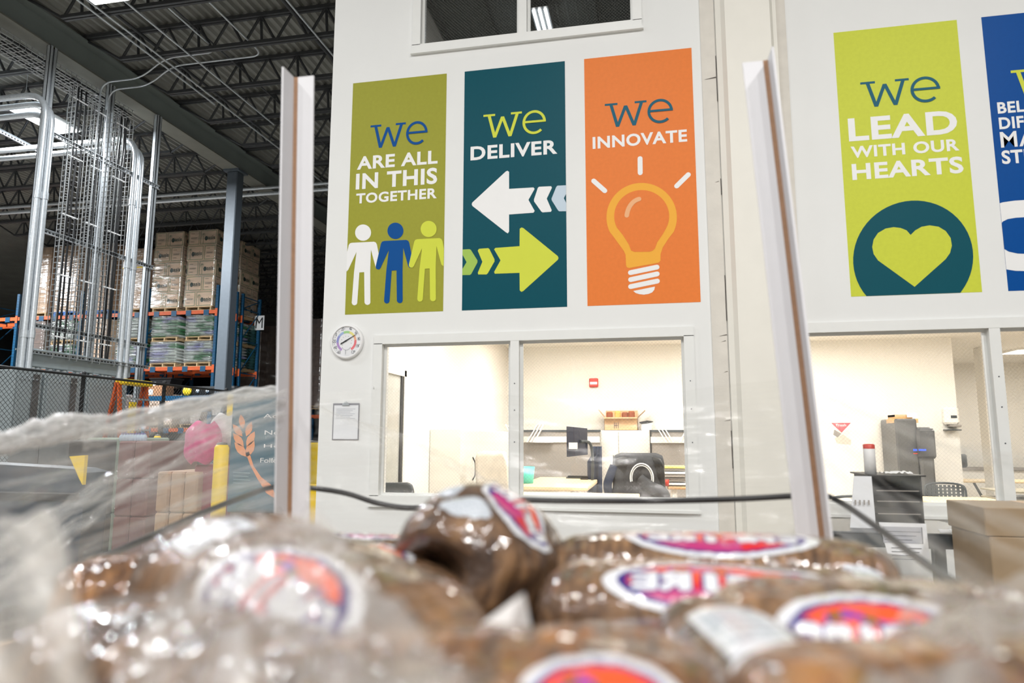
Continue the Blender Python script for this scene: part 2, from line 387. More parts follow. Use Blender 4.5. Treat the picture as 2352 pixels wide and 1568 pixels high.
# column casing between the two window bays
XA = P(1613, 200, Y=D).x; XB = P(1648, 200, Y=D).x; XC = P(1812, 200, Y=D).x
MB().box((XA, D-.012, 0), (XB-.006, D+.01, WT)).build('trim_2', TRIMD, kind='structure')
b = MB(); x0, x1 = XB, XC-.07; yf = D-.10
b.prism([(x0, D+.01, 0), (x0, D-.03, 0), (x0+.035, D-.055, 0), (x0+.06, yf, 0), (x1-.05, yf, 0), (x1-.025, D-.055, 0), (x1+.0, D-.05, 0), (x1, D+.01, 0)], (0, 0, WT))
b.build('trim_3', TRIMW, kind='structure')
MB().box((XC-.066, D-.015, 0), (XC, D+.01, WT)).build('trim_4', TRIMD, kind='structure')  # right strip: the shade beside the casing is put into its greyer colour
b = MB()
for z, s in ((4.72, 1), (4.08, 1.6), (3.3, .5), (2.2, 1), (2.16, .6), (1.95, .5), (1.62, .8)):
    x = XB-.006-random.random()*.02
    b.prism([(x-.05*s, D-.0135, z-.006), (x, D-.0135, z), (x, D-.0135, z+.005*s)], (0, -.002, 0))
for z0, z1 in ((3.2, 3.32), (2.3, 2.62), (1.3, 1.55), (3.9, 4.25)): b.box((XB-.008, D-.014, z0), (XB-.003, D-.011, z1))
b.build('trim_5', c_mat('cracked_paint', 70, 62, 56), kind='structure', label='dark cracks in the paint')
# ================================================================== BANNERS
def clip_rect(poly, x0, x1, z0, z1):
    def cut(ps, f):
        out = []
        for i in range(len(ps)):
            a, b = ps[i-1], ps[i]; fa, fb = f(a), f(b)
            if (fa >= 0) != (fb >= 0):
                t = fa/(fa-fb); out.append((a[0]+(b[0]-a[0])*t, a[1]+(b[1]-a[1])*t))
            if fb >= 0: out.append(b)
        return out
    for f in (lambda p: p[0]-x0, lambda p: x1-p[0], lambda p: p[1]-z0, lambda p: z1-p[1]):
        if poly: poly = cut(poly, f)
    return poly
class Ban:
    """a vinyl banner on the wall; shapes are given in photo-crop coordinates and land on the wall plane"""
    def __init__(s, label, X, col, ox, oz, k):
        s.x0, s.x1, s.z0, s.z1 = X, X+.788, 2.4388, 4.3388; s.k, s.ox, s.oz = k, ox, oz
        s.t = thing('banner', label, 'banner', (s.x0+.394, D, s.z0), 'value banners on the office wall'); s.lay = 0; s.clipx = (s.x0, s.x1)
        s.col = col
        MB().box((s.x0, D-.0015, s.z0), (s.x1, D, s.z1)).build('vinyl', col, s.t)
    def w(s, p):
        q = P(s.ox+p[0]/s.k, s.oz+p[1]/s.k, Y=D); return (q.x, q.z)
    def put(s, name, polys, M, clip=True, world=False, lift=1):
        y = D-.0016-.0009*lift; b = MB()
        for pl in polys:
            y -= .00006
            q = pl if world else [s.w(p) for p in pl]
            if clip: q = clip_rect(q, s.clipx[0], s.clipx[1], s.z0, s.z1)
            if len(q) > 2: b.poly([(x, y, z) for x, z in q])
        return b.build(name, M, s.t)
    def text(s, body, lb, rt, M, name='lettering', bold=.03):
        a, c = s.w(lb), s.w(rt); b = MB()
        put_text(b, body, (a[0], D-.0026, a[1]), (c[0]-a[0], 0, 0), (0, 0, c[1]-a[1]), bold, space=1.07); return b.build(name, M, s.t)
    def stroke(s, pts, wd, cap=True):
        """thick round-ended line as polygons, in world units"""
        out = []
        for i in range(len(pts)-1):
            a, c = Vector(pts[i]), Vector(pts[i+1]); n = (c-a).normalized(); n = Vector((-n.y, n.x))*wd/2
            out.append([tuple(a+n), tuple(a-n), tuple(c-n), tuple(c+n)])
            if i or cap: out.append([(a.x+cos(2*pi*k/14)*wd/2, a.y+sin(2*pi*k/14)*wd/2) for k in range(14)])
        if cap: a = pts[-1]; out.append([(a[0]+cos(2*pi*k/14)*wd/2, a[1]+sin(2*pi*k/14)*wd/2) for k in range(14)])
        return out
    def we(s, lb, rt, M):
        """slab-serif lower-case 'we'"""
        a, c = s.w(lb), s.w(rt); W_, H_ = c[0]-a[0], c[1]-a[1]
        U = lambda u, v: (a[0]+u*W_, a[1]+v*H_); th = .105*H_; pl = []
        def q(p, r, wd):   # diagonal with flat horizontal ends
            (x0, z0), (x1, z1) = p, r; return [(x0-wd/2, z0), (x1-wd/2, z1), (x1+wd/2, z1), (x0+wd/2, z0)]
        pl += [[U(0, .915), U(.19, .915), U(.19, 1), U(0, 1)], [U(.445, .915), U(.62, .915), U(.62, 1), U(.445, 1)]]
        d = th*1.2
        pl += [q(U(.09, .97), U(.185, 0), d), q(U(.185, 0), U(.31, .86), d), q(U(.31, .86), U(.43, 0), d), q(U(.43, 0), U(.55, .97), d)]
        cx, cz = U(.815, .5); rx, rz = .185*W_, .5*H_
        arc = [(cx+(rx-th/2)*cos(t), cz+(rz-th/2)*sin(t)) for t in np.linspace(0.02, rad(312), 40)]
        for i in range(39):
            p0, p1 = arc[i], arc[i+1]
            t0, t1 = np.linspace(.02, rad(312), 40)[i:i+2]
            pl.append([(cx+(rx-th)*cos(t0), cz+(rz-th)*sin(t0)), (cx+(rx-th)*cos(t1), cz+(rz-th)*sin(t1)), (cx+rx*cos(t1), cz+rz*sin(t1)), (cx+rx*cos(t0), cz+rz*sin(t0))])
        pl.append([(cx-rx+th*.5, cz-.02*H_), (cx+rx, cz-.02*H_), (cx+rx, cz+.07*H_), (cx-rx+th*.5, cz+.07*H_)])
        return s.put('we_lettering', pl, M, clip=True, world=True)
    def capsule(s, p, r, wpx): return s.stroke([s.w(p), s.w(r)], wpx/s.k*.0031)
vin = lambda n, r, g, b: c_mat(n, r, g, b, rough=.42, var=.03, scale=40, bump=.03, bscale=300, spec=.12)
V_OLIVE = vin('vinyl_olive', 158, 158, 58); V_TEAL = vin('vinyl_teal', 0, 78, 92); V_ORNG = vin('vinyl_orange', 236, 130, 62)
V_LIME = vin('vinyl_lime', 206, 214, 72); V_BLUE = vin('vinyl_blue', 0, 76, 152)
PB = c_mat('print_blue', 0, 78, 148, rough=.5, var=.01, spec=.15); PL_ = c_mat('print_lime', 212, 220, 76, rough=.5, var=.01, spec=.15); PT = c_mat('print_teal', 34, 98, 120, rough=.5, var=.01, spec=.15)
PTD = c_mat('print_deep_teal', 0, 80, 94, rough=.5, var=.01, spec=.15); PY = c_mat('print_amber', 246, 178, 66, rough=.5, var=.01, spec=.15); PPALE = c_mat('print_pale_blue', 200, 216, 230, rough=.5, var=.01, spec=.15)
PGR = c_mat('print_leaf', 164, 198, 92, rough=.5, var=.01, spec=.15); PPEACH = c_mat('print_peach', 242, 182, 134, rough=.5, var=.01, spec=.15)
# --- green
B = Ban('olive green banner with three hand in hand figures, ARE ALL IN THIS TOGETHER', -2.3027, V_OLIVE, 760, 100, 2.45)
B.we((220, 592), (546, 432), PB)
B.text('ARE ALL', (147, 711), (602, 600), WHITE); B.text('IN THIS', (140, 823), (600, 697), WHITE); B.text('TOGETHER', (142, 902), (597, 812), WHITE)
body = [(300, 1111), (425, 1105), (436, 1110), (442, 1122), (455, 1190), (462, 1240), (456, 1258), (445, 1262), (436, 1254), (408, 1150), (404, 1270), (405, 1447), (400, 1457), (389, 1461), (378, 1457), (372, 1448), (370, 1276), (343, 1278),
        (331, 1450), (326, 1459), (314, 1463), (304, 1458), (300, 1448), (313, 1276), (327, 1162), (281, 1262), (273, 1271), (262, 1271), (254, 1264), (253, 1254), (283, 1125), (289, 1115)]
head = [(364+45*cos(t), 1054+46*sin(t)) for t in np.linspace(0, 2*pi, 30)[:-1]]
mv = lambda pl, dx, dy: [(x+dx, y+dy) for x, y in pl]
lab = ('white figure', 'blue figure', 'lime figure')
for (dx, dy), M, lb, lf in (((-182, 10), WHITE, lab[0], 1), ((0, 0), PB, lab[1], 2), ((187, -10), PL_, lab[2], 3)):
    B.put('printed_figure', [mv(head, dx, dy), mv(body, dx, dy)], M, lift=lf)['label'] = lb
# --- teal
B = Ban('teal banner with one white and one lime arrow, reading DELIVER', -1.3686, V_TEAL, 760, 100, 2.45)
B.we((858, 535), (1210, 370), PL_); B.text('DELIVER', (786, 659), (1274, 541), WHITE)
B.put('left_arrow', [[(793, 905), (796, 895), (985, 720), (994, 716), (1003, 722), (1003, 818), (1140, 810), (1147, 818), (1112, 880), (1147, 942), (1140, 952), (1003, 962), (1003, 1058), (996, 1068), (985, 1062), (797, 914)]], WHITE)
B.put('chevron', [[(1172, 806), (1240, 803), (1244, 812), (1215, 873), (1243, 938), (1238, 947), (1192, 950), (1184, 945), (1144, 889), (1143, 878), (1165, 812)]], WHITE)
B.put('chevron', [[(1275, 800), (1340, 797), (1340, 815), (1311, 870), (1340, 930), (1340, 943), (1285, 944), (1278, 938), (1243, 882), (1242, 872), (1268, 808)]], PPALE, )['label'] = 'pale blue chevron'
B.put('right_arrow', [[(1281, 1207), (1277, 1196), (1083, 1038), (1073, 1035), (1063, 1042), (1062, 1140), (926, 1150), (919, 1158), (955, 1220), (919, 1285), (923, 1295), (1062, 1290), (1063, 1388), (1072, 1397), (1082, 1393), (1277, 1217)]], PL_)
B.put('chevron', [[(834, 1155), (885, 1151), (892, 1156), (921, 1214), (921, 1226), (883, 1293), (876, 1299), (830, 1299), (827, 1290), (853, 1228), (827, 1165)]], PL_)['label'] = 'lime chevron'
B.put('chevron', [[(720, 1160), (780, 1157), (788, 1161), (825, 1220), (825, 1232), (790, 1297), (782, 1302), (720, 1303), (720, 1290), (735, 1278), (764, 1230), (740, 1185)]], PGR)['label'] = 'leaf green chevron'
# --- orange
B = Ban('orange banner with a yellow light bulb, reading INNOVATE', -.4339, V_ORNG, 1300, 80, 2.375)
B.we((214, 508), (581, 344), PT); B.text('INNOVATE', (146, 624), (659, 515), WHITE)
for a, c in (((404, 675), (405, 753)), ((151, 797), (212, 851)), ((667, 763), (604, 825))): B.put('light_ray', B.capsule(a, c, 27), WHITE, world=True)
outer = [(413+192*cos(t), 996+188*sin(t)) for t in np.linspace(rad(-205), rad(25), 40)]+[(560, 1110), (528, 1160), (516, 1195), (515, 1232), (505, 1243), (345, 1272), (332, 1268), (328, 1258), (325, 1200), (315, 1178), (262, 1105)]
inner = [(413+150*cos(t), 990+143*sin(t)) for t in np.linspace(rad(-205), rad(25), 40)]+[(530, 1085), (498, 1132), (486, 1165), (472, 1178), (455, 1183), (372, 1184), (355, 1176), (342, 1142), (310, 1092)]
B.put('bulb_outline', [outer], PY); B.put('bulb_inside', [inner], V_ORNG, lift=2)
B.put('bulb_highlight', B.stroke([B.w((413-82*cos(t), 1000-105*sin(t))) for t in np.linspace(rad(8), rad(80), 10)], .033), PPEACH, world=True, lift=3)
for a, c in (((352, 1297), (496, 1267)), ((353, 1335), (497, 1304)), ((353, 1373), (498, 1343))): B.put('screw_thread', B.capsule(a, c, 27), WHITE, world=True)
B.put('screw_tip', [[(367, 1397), (485, 1373), (482, 1390), (470, 1405), (450, 1413), (425, 1417), (400, 1414), (380, 1408)]], WHITE)
# --- lime
B = Ban('bright lime banner with a heart in a dark circle, LEAD WITH OUR HEARTS', 1.3283, V_LIME, 1850, 0, 2.177)
B.we((282, 540), (667, 377), PT); B.text('LEAD', (218, 708), (752, 549), WHITE); B.text('WITH OUR', (229, 792), (765, 693), WHITE); B.text('HEARTS', (235, 902), (784, 781), WHITE)
B.put('circle', [[(538+300*cos(t), 1292+289*sin(t)+(-9*cos(t))) for t in np.linspace(0, 2*pi, 60)[:-1]]], PTD)
hl = [(525, 1175), (505, 1152), (475, 1140), (440, 1136), (400, 1143), (362, 1165), (340, 1198), (333, 1235), (340, 1270), (362, 1302), (545, 1434)]
hr = [(545, 1434), (700, 1296), (722, 1265), (731, 1228), (725, 1190), (700, 1155), (665, 1134), (620, 1127), (580, 1134), (548, 1152)]
B.put('heart', [hl+hr[1:]], V_LIME, lift=2)
# --- blue
B = Ban('deep blue banner cut off by the picture edge, white lettering', 2.268, V_BLUE, 1850, 0, 2.177)
B.we((1040, 500), (1420, 318), PL_)
for body_, lb, rt in (('BELIEVE OUR', (962, 570), (1490, 468)), ('DIFFERENCES', (970, 648), (1495, 546)), ('MAKE US', (978, 740), (1500, 620)), ('STRONGER', (984, 822), (1505, 716))): B.text(body_, lb, rt, WHITE, bold=.015 if body_ == 'MAKE US' else .03)
B.put('ring_emblem', [[(940, 1026), (985, 1012), (1040, 1004), (1100, 1000), (1480, 985), (1480, 1335), (1100, 1355), (1050, 1354), (1005, 1347), (940, 1335)]], WHITE)
B.put('emblem_inside', [[(973, 1128), (985, 1108), (1010, 1096), (1050, 1089), (1100, 1086), (1380, 1078), (1380, 1255), (1100, 1269), (1060, 1268), (1015, 1258), (985, 1240)]], V_BLUE, lift=2)

# ================================================================== WALL FITTINGS
c = P(799, 785, Y=D)
t = thing('dial_thermometer', 'round white dial thermometer with rainbow scale and black needle', 'thermometer', tuple(c))
R_ = .131
FACE = c_mat('dial_face', 236, 237, 240, rough=.25)
MB().lathe([(R_, -.0), (R_+.004, -.012), (R_, -.028), (R_-.012, -.034), (R_-.016, -.03)], tuple(c), 40, axis='y').build('rim', WHITE, t)
MB().prism([(c.x+(R_-.012)*cos(k*pi/24), c.y-.02, c.z+(R_-.012)*sin(k*pi/24)) for k in range(48)], (0, -.004, 0)).build('dial', FACE, t)
yd = c.y-.0245
def pol(r, a): return (c.x+r*sin(rad(a)), c.z+r*cos(rad(a)))
bands = [(-150, -95, (178, 142, 204)), (-95, -55, (142, 146, 212)), (-55, -20, (154, 178, 224)), (-20, 18, (158, 212, 136)), (18, 52, (236, 226, 130)), (52, 84, (240, 178, 140)), (84, 147, (232, 112, 120))]
for a0, a1, cc in bands:
    b = MB(); A = np.linspace(a0, a1, 8)
    for i in range(7):
        ps = [pol(.064, A[i]), pol(.082, A[i]), pol(.082, A[i+1]-.8), pol(.064, A[i+1]-.8)]; b.poly([(x, yd-.0004, z) for x, z in ps])
    b.build('scale_band', c_mat('band_%d' % a0, *cc), t)
for txt, a, in (('-60', -143), ('-40', -116), ('-20', -88), ('0', -58), ('20', -20), ('40', 17), ('60', 49), ('80', 80), ('100', 111), ('120', 145)):
    x, z = pol(.102, a); wd = .0105*len(txt); b = MB()
    put_text(b, txt, (x-wd/2, yd-.0006, z-.0115), (wd, 0, 0), (0, 0, .025), .0); b.build('numeral', INK, t)
b = MB()
for a in range(-125, 150, 30):
    x, z = pol(.1, a-5); b.box((x-.002, yd-.0008, z-.002), (x+.002, yd, z+.002))
for a in range(-130, 140, 30):
    x, z = pol(.042, a); b.box((x-.0018, yd-.0008, z-.0018), (x+.0018, yd, z+.0018))
b.build('scale_dots', INK, t, kind='stuff')
d = Vector((.27, 0, .155)).normalized(); n = Vector((-d.z, 0, d.x)); o = Vector((c.x-.006, yd-.006, c.z+.003))
MB().prism([o-d*.045+n*.0035, o-d*.045-n*.0035, o-n*.004, o+d*.105-n*.0008, o+d*.105+n*.0008, o+n*.004], (0, -.002, 0)).tube([o+Vector((0, .006, 0)), o-Vector((0, .004, 0))], .005, 10).build('needle', BLK, t)
b = MB(); q = [pol(.036, a) for a in np.linspace(180-70, 180+70, 14)]
for i in range(13): b.tube([(q[i][0], yd-.0006, q[i][1]-.03), (q[i+1][0], yd-.0006, q[i+1][1]-.03)], .0008, 4)
b.tube([(c.x-.004, yd-.003, c.z-.065), (c.x-.004, yd-.003, c.z-.1)], .001, 4); b.build('hygrometer', INK, t)

a, e = P(766, 926, Y=D), P(824, 1010, Y=D)
t = thing('clipboard', 'clear clipboard with white sheets hanging on the office wall', 'clipboard', ((a.x+e.x)/2, D, e.z))
MB().rbox((a.x, D-.008, e.z), (e.x, D-.002, a.z), .004).build('board', c_mat('board_grey', 150, 150, 156, rough=.3), t)
for k in range(2): MB().box((a.x+.012+.004*k, D-.0105-.001*k, e.z+.006+.004*k), (e.x-.006, D-.009-.001*k, a.z-.016)).build('paper', PAPER, t)
xm = (a.x+e.x)/2
MB().prism([(xm-.03, D-.013, a.z-.018), (xm+.03, D-.013, a.z-.018), (xm+.022, D-.013, a.z+.002), (xm-.022, D-.013, a.z+.002)], (0, -.006, 0)).tube([(xm-.008, D-.014, a.z+.002), (xm-.008, D-.014, a.z+.012), (xm+.008, D-.014, a.z+.012), (xm+.008, D-.014, a.z+.002)], .002, 6).build('clip', GALV, t)
b = MB()
for k in range(7): b.box((a.x+.03, D-.0124, a.z-.045-.012*k), (e.x-.03-.02*(k % 3), D-.0119, a.z-.043-.012*k))
b.build('printed_lines', c_mat('line_grey', 150, 156, 170), t)
c = P(861, 893, Y=D)
t = thing('wall_hook', 'tiny white hook beside the window frame above the clipboard', 'hook', tuple(c))
MB().tube([c, c+Vector((0, -.02, 0)), c+Vector((0, -.028, .008)), c+Vector((0, -.026, .018))], .003, 6).build('hook', TRIMP, t); MB().box((c.x-.006, D-.003, c.z-.01), (c.x+.006, D, c.z+.01)).build('plate', TRIMP, t)
# ================================================================== OFFICE BEHIND THE GLASS
for i, (x, y) in enumerate(OFFL):
    t = thing('ceiling_panel_light', 'flat white ceiling panel light of the office, %s from the left end' % ORD[i], 'ceiling light', (x, y, 3.0), 'office ceiling panels')
    MB().box((x-.6, y-.32, 2.965), (x+.6, y+.32, 3.0)).build('frame', OFFW, t); MB().box((x-.56, y-.28, 2.955), (x+.56, y+.28, 2.965)).build('diffuser', LOFF, t)
def bb(p0, p1, Y, dy, M, name, parent, r=.006):
    """a block whose front face fills two photo corners on the plane Y"""
    a, c = P(*p0, Y=Y), P(*p1, Y=Y)
    return MB().rbox((min(a.x, c.x), Y, min(a.z, c.z)), (max(a.x, c.x), Y+dy, max(a.z, c.z)), r).build(name, M, parent)
# side window in the left office wall
X = WL+.12; ya, yb = P(886, 900, X=X).y, P(922, 900, X=X).y; za = P(922, 850, X=X).z
t = thing('window_4', '', '', (0, 0, 0), kind='structure')
b = MB(); f = .06
b.box((X, ya-.3, .6), (X+.03, ya-.3+f, za)).box((X, yb, .6), (X+.03, yb+f, za)).box((X, ya-.3, za-f), (X+.03, yb+f, za)).box((X, ya-.3, .55), (X+.06, yb+f, .62)); b.build('frame', CABW, t)
MB().box((X, ya-.25, .62), (X+.008, yb, za-f)).build('pane', c_mat('dim_glass', 176, 176, 170, rough=.15), t)
MB().box((X+.006, yb-.05, .62), (X+.02, yb, za-f)).build('gasket', BLK, t)

c = P(1364, 879, Y=BW)
t = thing('fire_alarm', 'small red fire alarm sounder high on the office back wall', 'fire alarm', tuple(c))
MB().rbox((c.x-.072, BW-.06, c.z-.072), (c.x+.072, BW, c.z+.072), .012).build('body', RED, t)
b = MB(); b.rbox((c.x-.06, BW-.066, c.z-.03), (c.x+.06, BW-.055, c.z+.012), .006); b.build('lens', WHITE, t)

def cabinet(label, x0, x1, yf, yb, zt, split, handles):
    t = thing('storage_cabinet', label, 'cabinet', ((x0+x1)/2, (yf+yb)/2, 0))
    MB().rbox((x0, yf+.02, .06), (x1, yb, zt), .006).box((x0+.02, yf+.05, 0), (x1-.02, yb, .06)).build('body', CABW, t)
    ed = [x0, split, x1]
    for i in range(2):
        d = MB().rbox((ed[i]+.004, yf, .09), (ed[i+1]-.004, yf+.018, zt-.012), .004).build('door', CABW, t)
        h = handles[i]; MB().tube(bez([(h, yf, zt-.62), (h, yf-.03, zt-.56), (h, yf-.034, zt-.5), (h, yf-.03, zt-.44), (h, yf, zt-.38)], 4), .008, 8).build('handle', BLK, d)
    return t
Yc = 10.8; X = lambda px, Y: P(px, 1000, Y=Y).x
cabinet('white two-door cabinet with an open carton on its top', X(1380, Yc), X(1491, Yc), Yc, BW-.02, P(1430, 988, Y=Yc).z, X(1420.5, Yc), (X(1408, Yc), X(1478, Yc)))
# wall unit along the left office wall, doors facing right
xf = -2.02; y0, y1 = P(1058, 1000, X=xf).y, BW-.3; zt = P(1058, 986, X=xf).z
t = thing('wall_cabinet', 'tall white cupboard row along the left office wall with curved handle', 'cabinet', ((WL+.12+xf)/2, (y0+y1)/2, 0))
MB().rbox((WL+.125, y0, .0), (xf-.02, y1, zt), .005).build('body', CABW, t)
MB().box((WL+.125, y0-.008, .0), (xf, y0, zt)).build('end_panel', CABW, t)
ym = P(1098, 1000, X=xf).y
for a, c_, hy in ((y0+.005, ym-.004, P(1086, 1000, X=xf).y), (ym+.004, y1, ym+.5)):
    d = MB().rbox((xf-.018, a, .08), (xf, c_, zt-.01), .004).build('door', CABW, t)
    MB().tube(bez([(xf, hy, 1.02), (xf+.03, hy, 1.08), (xf+.034, hy, 1.15), (xf+.03, hy, 1.22), (xf, hy, 1.28)], 4), .008, 8).build('handle', BLK, d)

# open carton on the cabinet
zt = P(1430, 988, Y=Yc).z; a, e = P(1388, 985, Y=Yc+.1), P(1464, 958, Y=Yc+.1); xa, xb, zb = a.x, e.x, e.z; z0 = zt
ya, yb = Yc+.1, Yc+.48
t = thing('open_carton', 'open tan carton with raised flaps on top of the white cabinet', 'box', ((xa+xb)/2, (ya+yb)/2, z0))
b = MB(); q = .006
b.box((xa, ya, z0), (xb, ya+q, zb)).box((xa, yb-q, z0), (xb, yb, zb)).box((xa, ya, z0), (xa+q, yb, zb)).box((xb-q, ya, z0), (xb, yb, zb)).box((xa, ya, z0), (xb, yb, z0+q)); b.build('body', CARDO, t)
for nm, pts, d in (('flap', [(xa, ya, zb), (xa, yb, zb), (xa-.1, yb, zb+.13), (xa-.1, ya, zb+.13)], (.006, 0, 0)), ('flap', [(xb, ya, zb), (xb, yb, zb), (xb+.12, yb, zb+.11), (xb+.12, ya, zb+.11)], (-.006, 0, 0)),
                   ('flap', [(xa, yb, zb), (xb, yb, zb), (xb, yb+.05, zb+.12), (xa, yb+.05, zb+.12)], (0, -.006, 0)), ('flap', [(xa, ya, zb), (xb, ya, zb), (xb, ya-.09, zb-.02), (xa, ya-.09, zb-.02)], (0, .004, .004))):
    MB().prism(pts, d).build(nm, CARDO, t)
b = MB(); q_ = xa+.15
for dx in (0, .03, .06): b.box((q_+dx, ya-.002, z0+.03), (q_+dx+.008, ya, z0+.12))
b.box((q_, ya-.002, z0+.07), (q_+.066, ya, z0+.078)); b.build('print', INK, t)
tt = thing('snack_packets', 'orange packets poking out of the open carton', 'packet', ((xa+xb)/2, (ya+yb)/2, zb-.05)); OR = c_mat('packet_orange', 150, 78, 44, rough=.4, var=.2)
for k, (u, hh) in enumerate(((.15, .09), (.4, .1), (.62, .085), (.82, .1))):
    xk = xa+u*(xb-xa); MB().rbox((xk-.05, ya+.12, zb-.12), (xk+.05, ya+.2, zb+hh), .02).build('packet', OR if k != 1 else c_mat('packet_gold', 236, 176, 90), tt)
# printer next to it
a = P(1468, 988, Y=Yc+.15); e = P(1496, 966, Y=Yc+.15)
t = thing('small_printer', 'white and black box appliance beside the open carton', 'printer', ((a.x+e.x)/2, Yc+.3, zt))
MB().rbox((a.x+.03, Yc+.15, zt), (e.x, Yc+.45, e.z-.02), .012).build('body', WHITE, t)
MB().prism([(a.x, Yc+.14, e.z-.02), (e.x-.06, Yc+.14, e.z+.005), (e.x+.03, Yc+.14, e.z-.01), (e.x-.04, Yc+.14, e.z-.04), (a.x+.03, Yc+.14, e.z-.05)], (0, .3, 0)).build('lid', BLKM, t)

# desk partitions with shelf rails
def partition(label, p0, p1, Y):
    a, e = P(*p0, Y=Y), P(*p1, Y=Y)
    t = thing('desk_partition', label, 'partition', ((a.x+e.x)/2, Y, 0)); zt = a.z
    MB().box((a.x, Y, 0), (e.x, Y+.06, zt-.02)).build('fabric', FABG, t)
    MB().box((a.x-.01, Y-.01, zt-.03), (e.x+.01, Y+.07, zt)).build('cap_rail', STEELD, t)
    MB().box((a.x, Y-.02, zt-.19), (e.x, Y, zt-.1)).build('tool_rail', CABW, t)
    MB().box((a.x-.012, Y-.01, 0), (a.x+.01, Y+.07, zt)).build('end_post', BLKM, t)
    return a, e, zt
a1, e1, z1 = partition('grey fabric desk partition left of the white cabinet', (1186, 987), (1379, 1085), 10.6)
a2, e2, z2 = partition('grey fabric desk partition right of the white cabinet', (1494, 987), (1620, 1085), 10.5)
for i, (px, Y, lb) in enumerate(((1206, 10.5, 'white zigzag file rack on the partition near the window mullion'), (1553, 10.4, 'white zigzag file rack on the partition by the right window frame'))):
    c = P(px, 1000, Y=Y); t = thing('file_rack', lb, 'file rack', (c.x, Y, c.z))
    for sgn in (-1, 1):
        for k in range(3):
            x0 = c.x+sgn*(.03+.05*k); MB().prism([(x0, Y-.05, c.z-.1), (x0+sgn*.16, Y-.05, c.z+.17), (x0+sgn*.175, Y-.05, c.z+.17), (x0+sgn*.02, Y-.05, c.z-.1)], (0, .08, 0)).build('slat', WHITE, t)
c = P(1240, 1007, Y=10.55)
t = thing('paper_stack', 'white papers lying along the left partition rail', 'paper', (c.x, 10.5, c.z)); MB().box((c.x-.12, 10.5, c.z-.06), (c.x+.2, 10.58, c.z+.02)).build('sheets', WHITE, t)

# desks
def desk(label, x0, x1, y0, y1, z, M=WOODL, th=.035, crossbar=False):
    t = thing('office_desk', label, 'desk', ((x0+x1)/2, (y0+y1)/2, 0))
    MB().rbox((x0, y0, z-th), (x1, y1, z), .01).build('desktop', M, t)
    for x in (x0+.08, x1-.08):
        for y in (y0+.08, y1-.08): MB().rbox((x-.03, y-.03, 0), (x+.03, y+.03, z-th), .006).build('leg', CABW, t)
    if crossbar: MB().prism([(x0+.1, y0+.02, z-th), (x1-.2, y0+.02, z-th), (x1-.2, y0+.02, z-.12), ((x0+x1)/2, y0+.02, z-.16), (x0+.1, y0+.02, z-.12)], (0, .02, 0)).build('modesty_panel', CABW, t)
    return t
zd = .95; Yn = 8.0
desk('maple desk with phone and keyboard seen through the middle of the window', X(1182, Yn), X(1348, Yn), Yn, 9.9, zd, th=.05, crossbar=True)
desk('long maple desk edge just above the window sill', X(1140, 6.6), X(1464, 6.6), 6.55, 7.1, .955)
desk('maple desk holding the paper trays', X(1530, 8.6), X(1700, 8.6), 8.6, 9.4, .93, M=c_mat('oak_top', 206, 164, 116, rough=.45, var=.08))
# phone, keyboard, monitor on arm
c = P(1288, 1084, Z=zd)
t = thing('desk_phone', 'black desk phone on the maple desk', 'phone', (c.x, c.y, zd))
MB().prism([(c.x-.02, c.y-.1, zd), (c.x+.12, c.y-.1, zd), (c.x+.12, c.y+.1, zd), (c.x-.02, c.y+.1, zd)], (0, 0, .04)).build('base', BLKM, t); MB().tube(bez([(c.x-.1, c.y-.09, zd+.02), (c.x-.06, c.y-.06, zd+.09), (c.x-.02, c.y, zd+.12)], 5), .022, 8).build('handset', BLK, t)
c = P(1325, 1098, Z=zd)
t = thing('keyboard', 'dark grey keyboard at the right end of the maple desk', 'keyboard', (c.x, c.y, zd))
MB().prism([(c.x-.14, c.y-.08, zd), (c.x+.16, c.y-.08, zd), (c.x+.16, c.y-.08, zd+.02), (c.x-.14, c.y-.08, zd+.012)], (0, .16, .012)).build('case', STEELD, t)
MB().box((c.x-.12, c.y-.06, zd+.022), (c.x+.14, c.y+.06, zd+.034)).build('keys', BLKM, t)
c = P(1342, 1101, Z=zd); t = thing('stapler', 'small black stapler at the desk corner', 'stapler', (c.x, c.y, zd)); MB().rbox((c.x-.05, c.y-.03, zd), (c.x+.05, c.y+.03, zd+.02), .006).build('base', BLK, t); MB().rbox((c.x-.05, c.y-.02, zd+.025), (c.x+.05, c.y+.02, zd+.05), .008).build('arm', BLK, t)
a, e = P(1301, 979, Y=8.9), P(1339, 1049, Y=8.9)
t = thing('monitor', 'dark monitor on a swing arm turned half away', 'monitor', ((a.x+e.x)/2, 8.9, e.z))
MB().prism([(a.x, 8.9, e.z), (a.x, 8.9, a.z), (e.x, 9.3, a.z-.02), (e.x, 9.3, e.z+.02)], (.025, -.01, 0)).build('screen', c_mat('screen_navy', 40, 44, 62, rough=.2), t)
MB().tube(bez([(e.x-.05, 9.12, (a.z+e.z)/2), (e.x+.06, 9.3, (a.z+e.z)/2-.03), (e.x+.09, 9.3, e.z-.1), (e.x+.08, 9.3, zd)], 5), .02, 8).build('arm', STEELD, t)
MB().box((a.x+.03, 8.88, e.z+.1), (a.x+.14, 8.9, e.z+.18)).build('sticky_note', WHITE, t)
c = P(1366, 1030, Y=9.4); t = thing('coat', 'dark navy coat hanging at the cabinet side behind the monitor', 'coat', (c.x, 9.4, .6))
b = MB(); b.grid(lambda u, v: (X(1351, 9.4)+(X(1381, 9.4)-X(1351, 9.4))*(u if v < .85 else u*.6+.4), 9.4+.02*sin(u*14)+.05*v, .55+(P(1366, 1025, Y=9.4).z-.55)*v), 10, 8); o = b.build('body', NAVY, t)
sm = o.modifiers.new('s', 'SOLIDIFY'); sm.thickness = .03
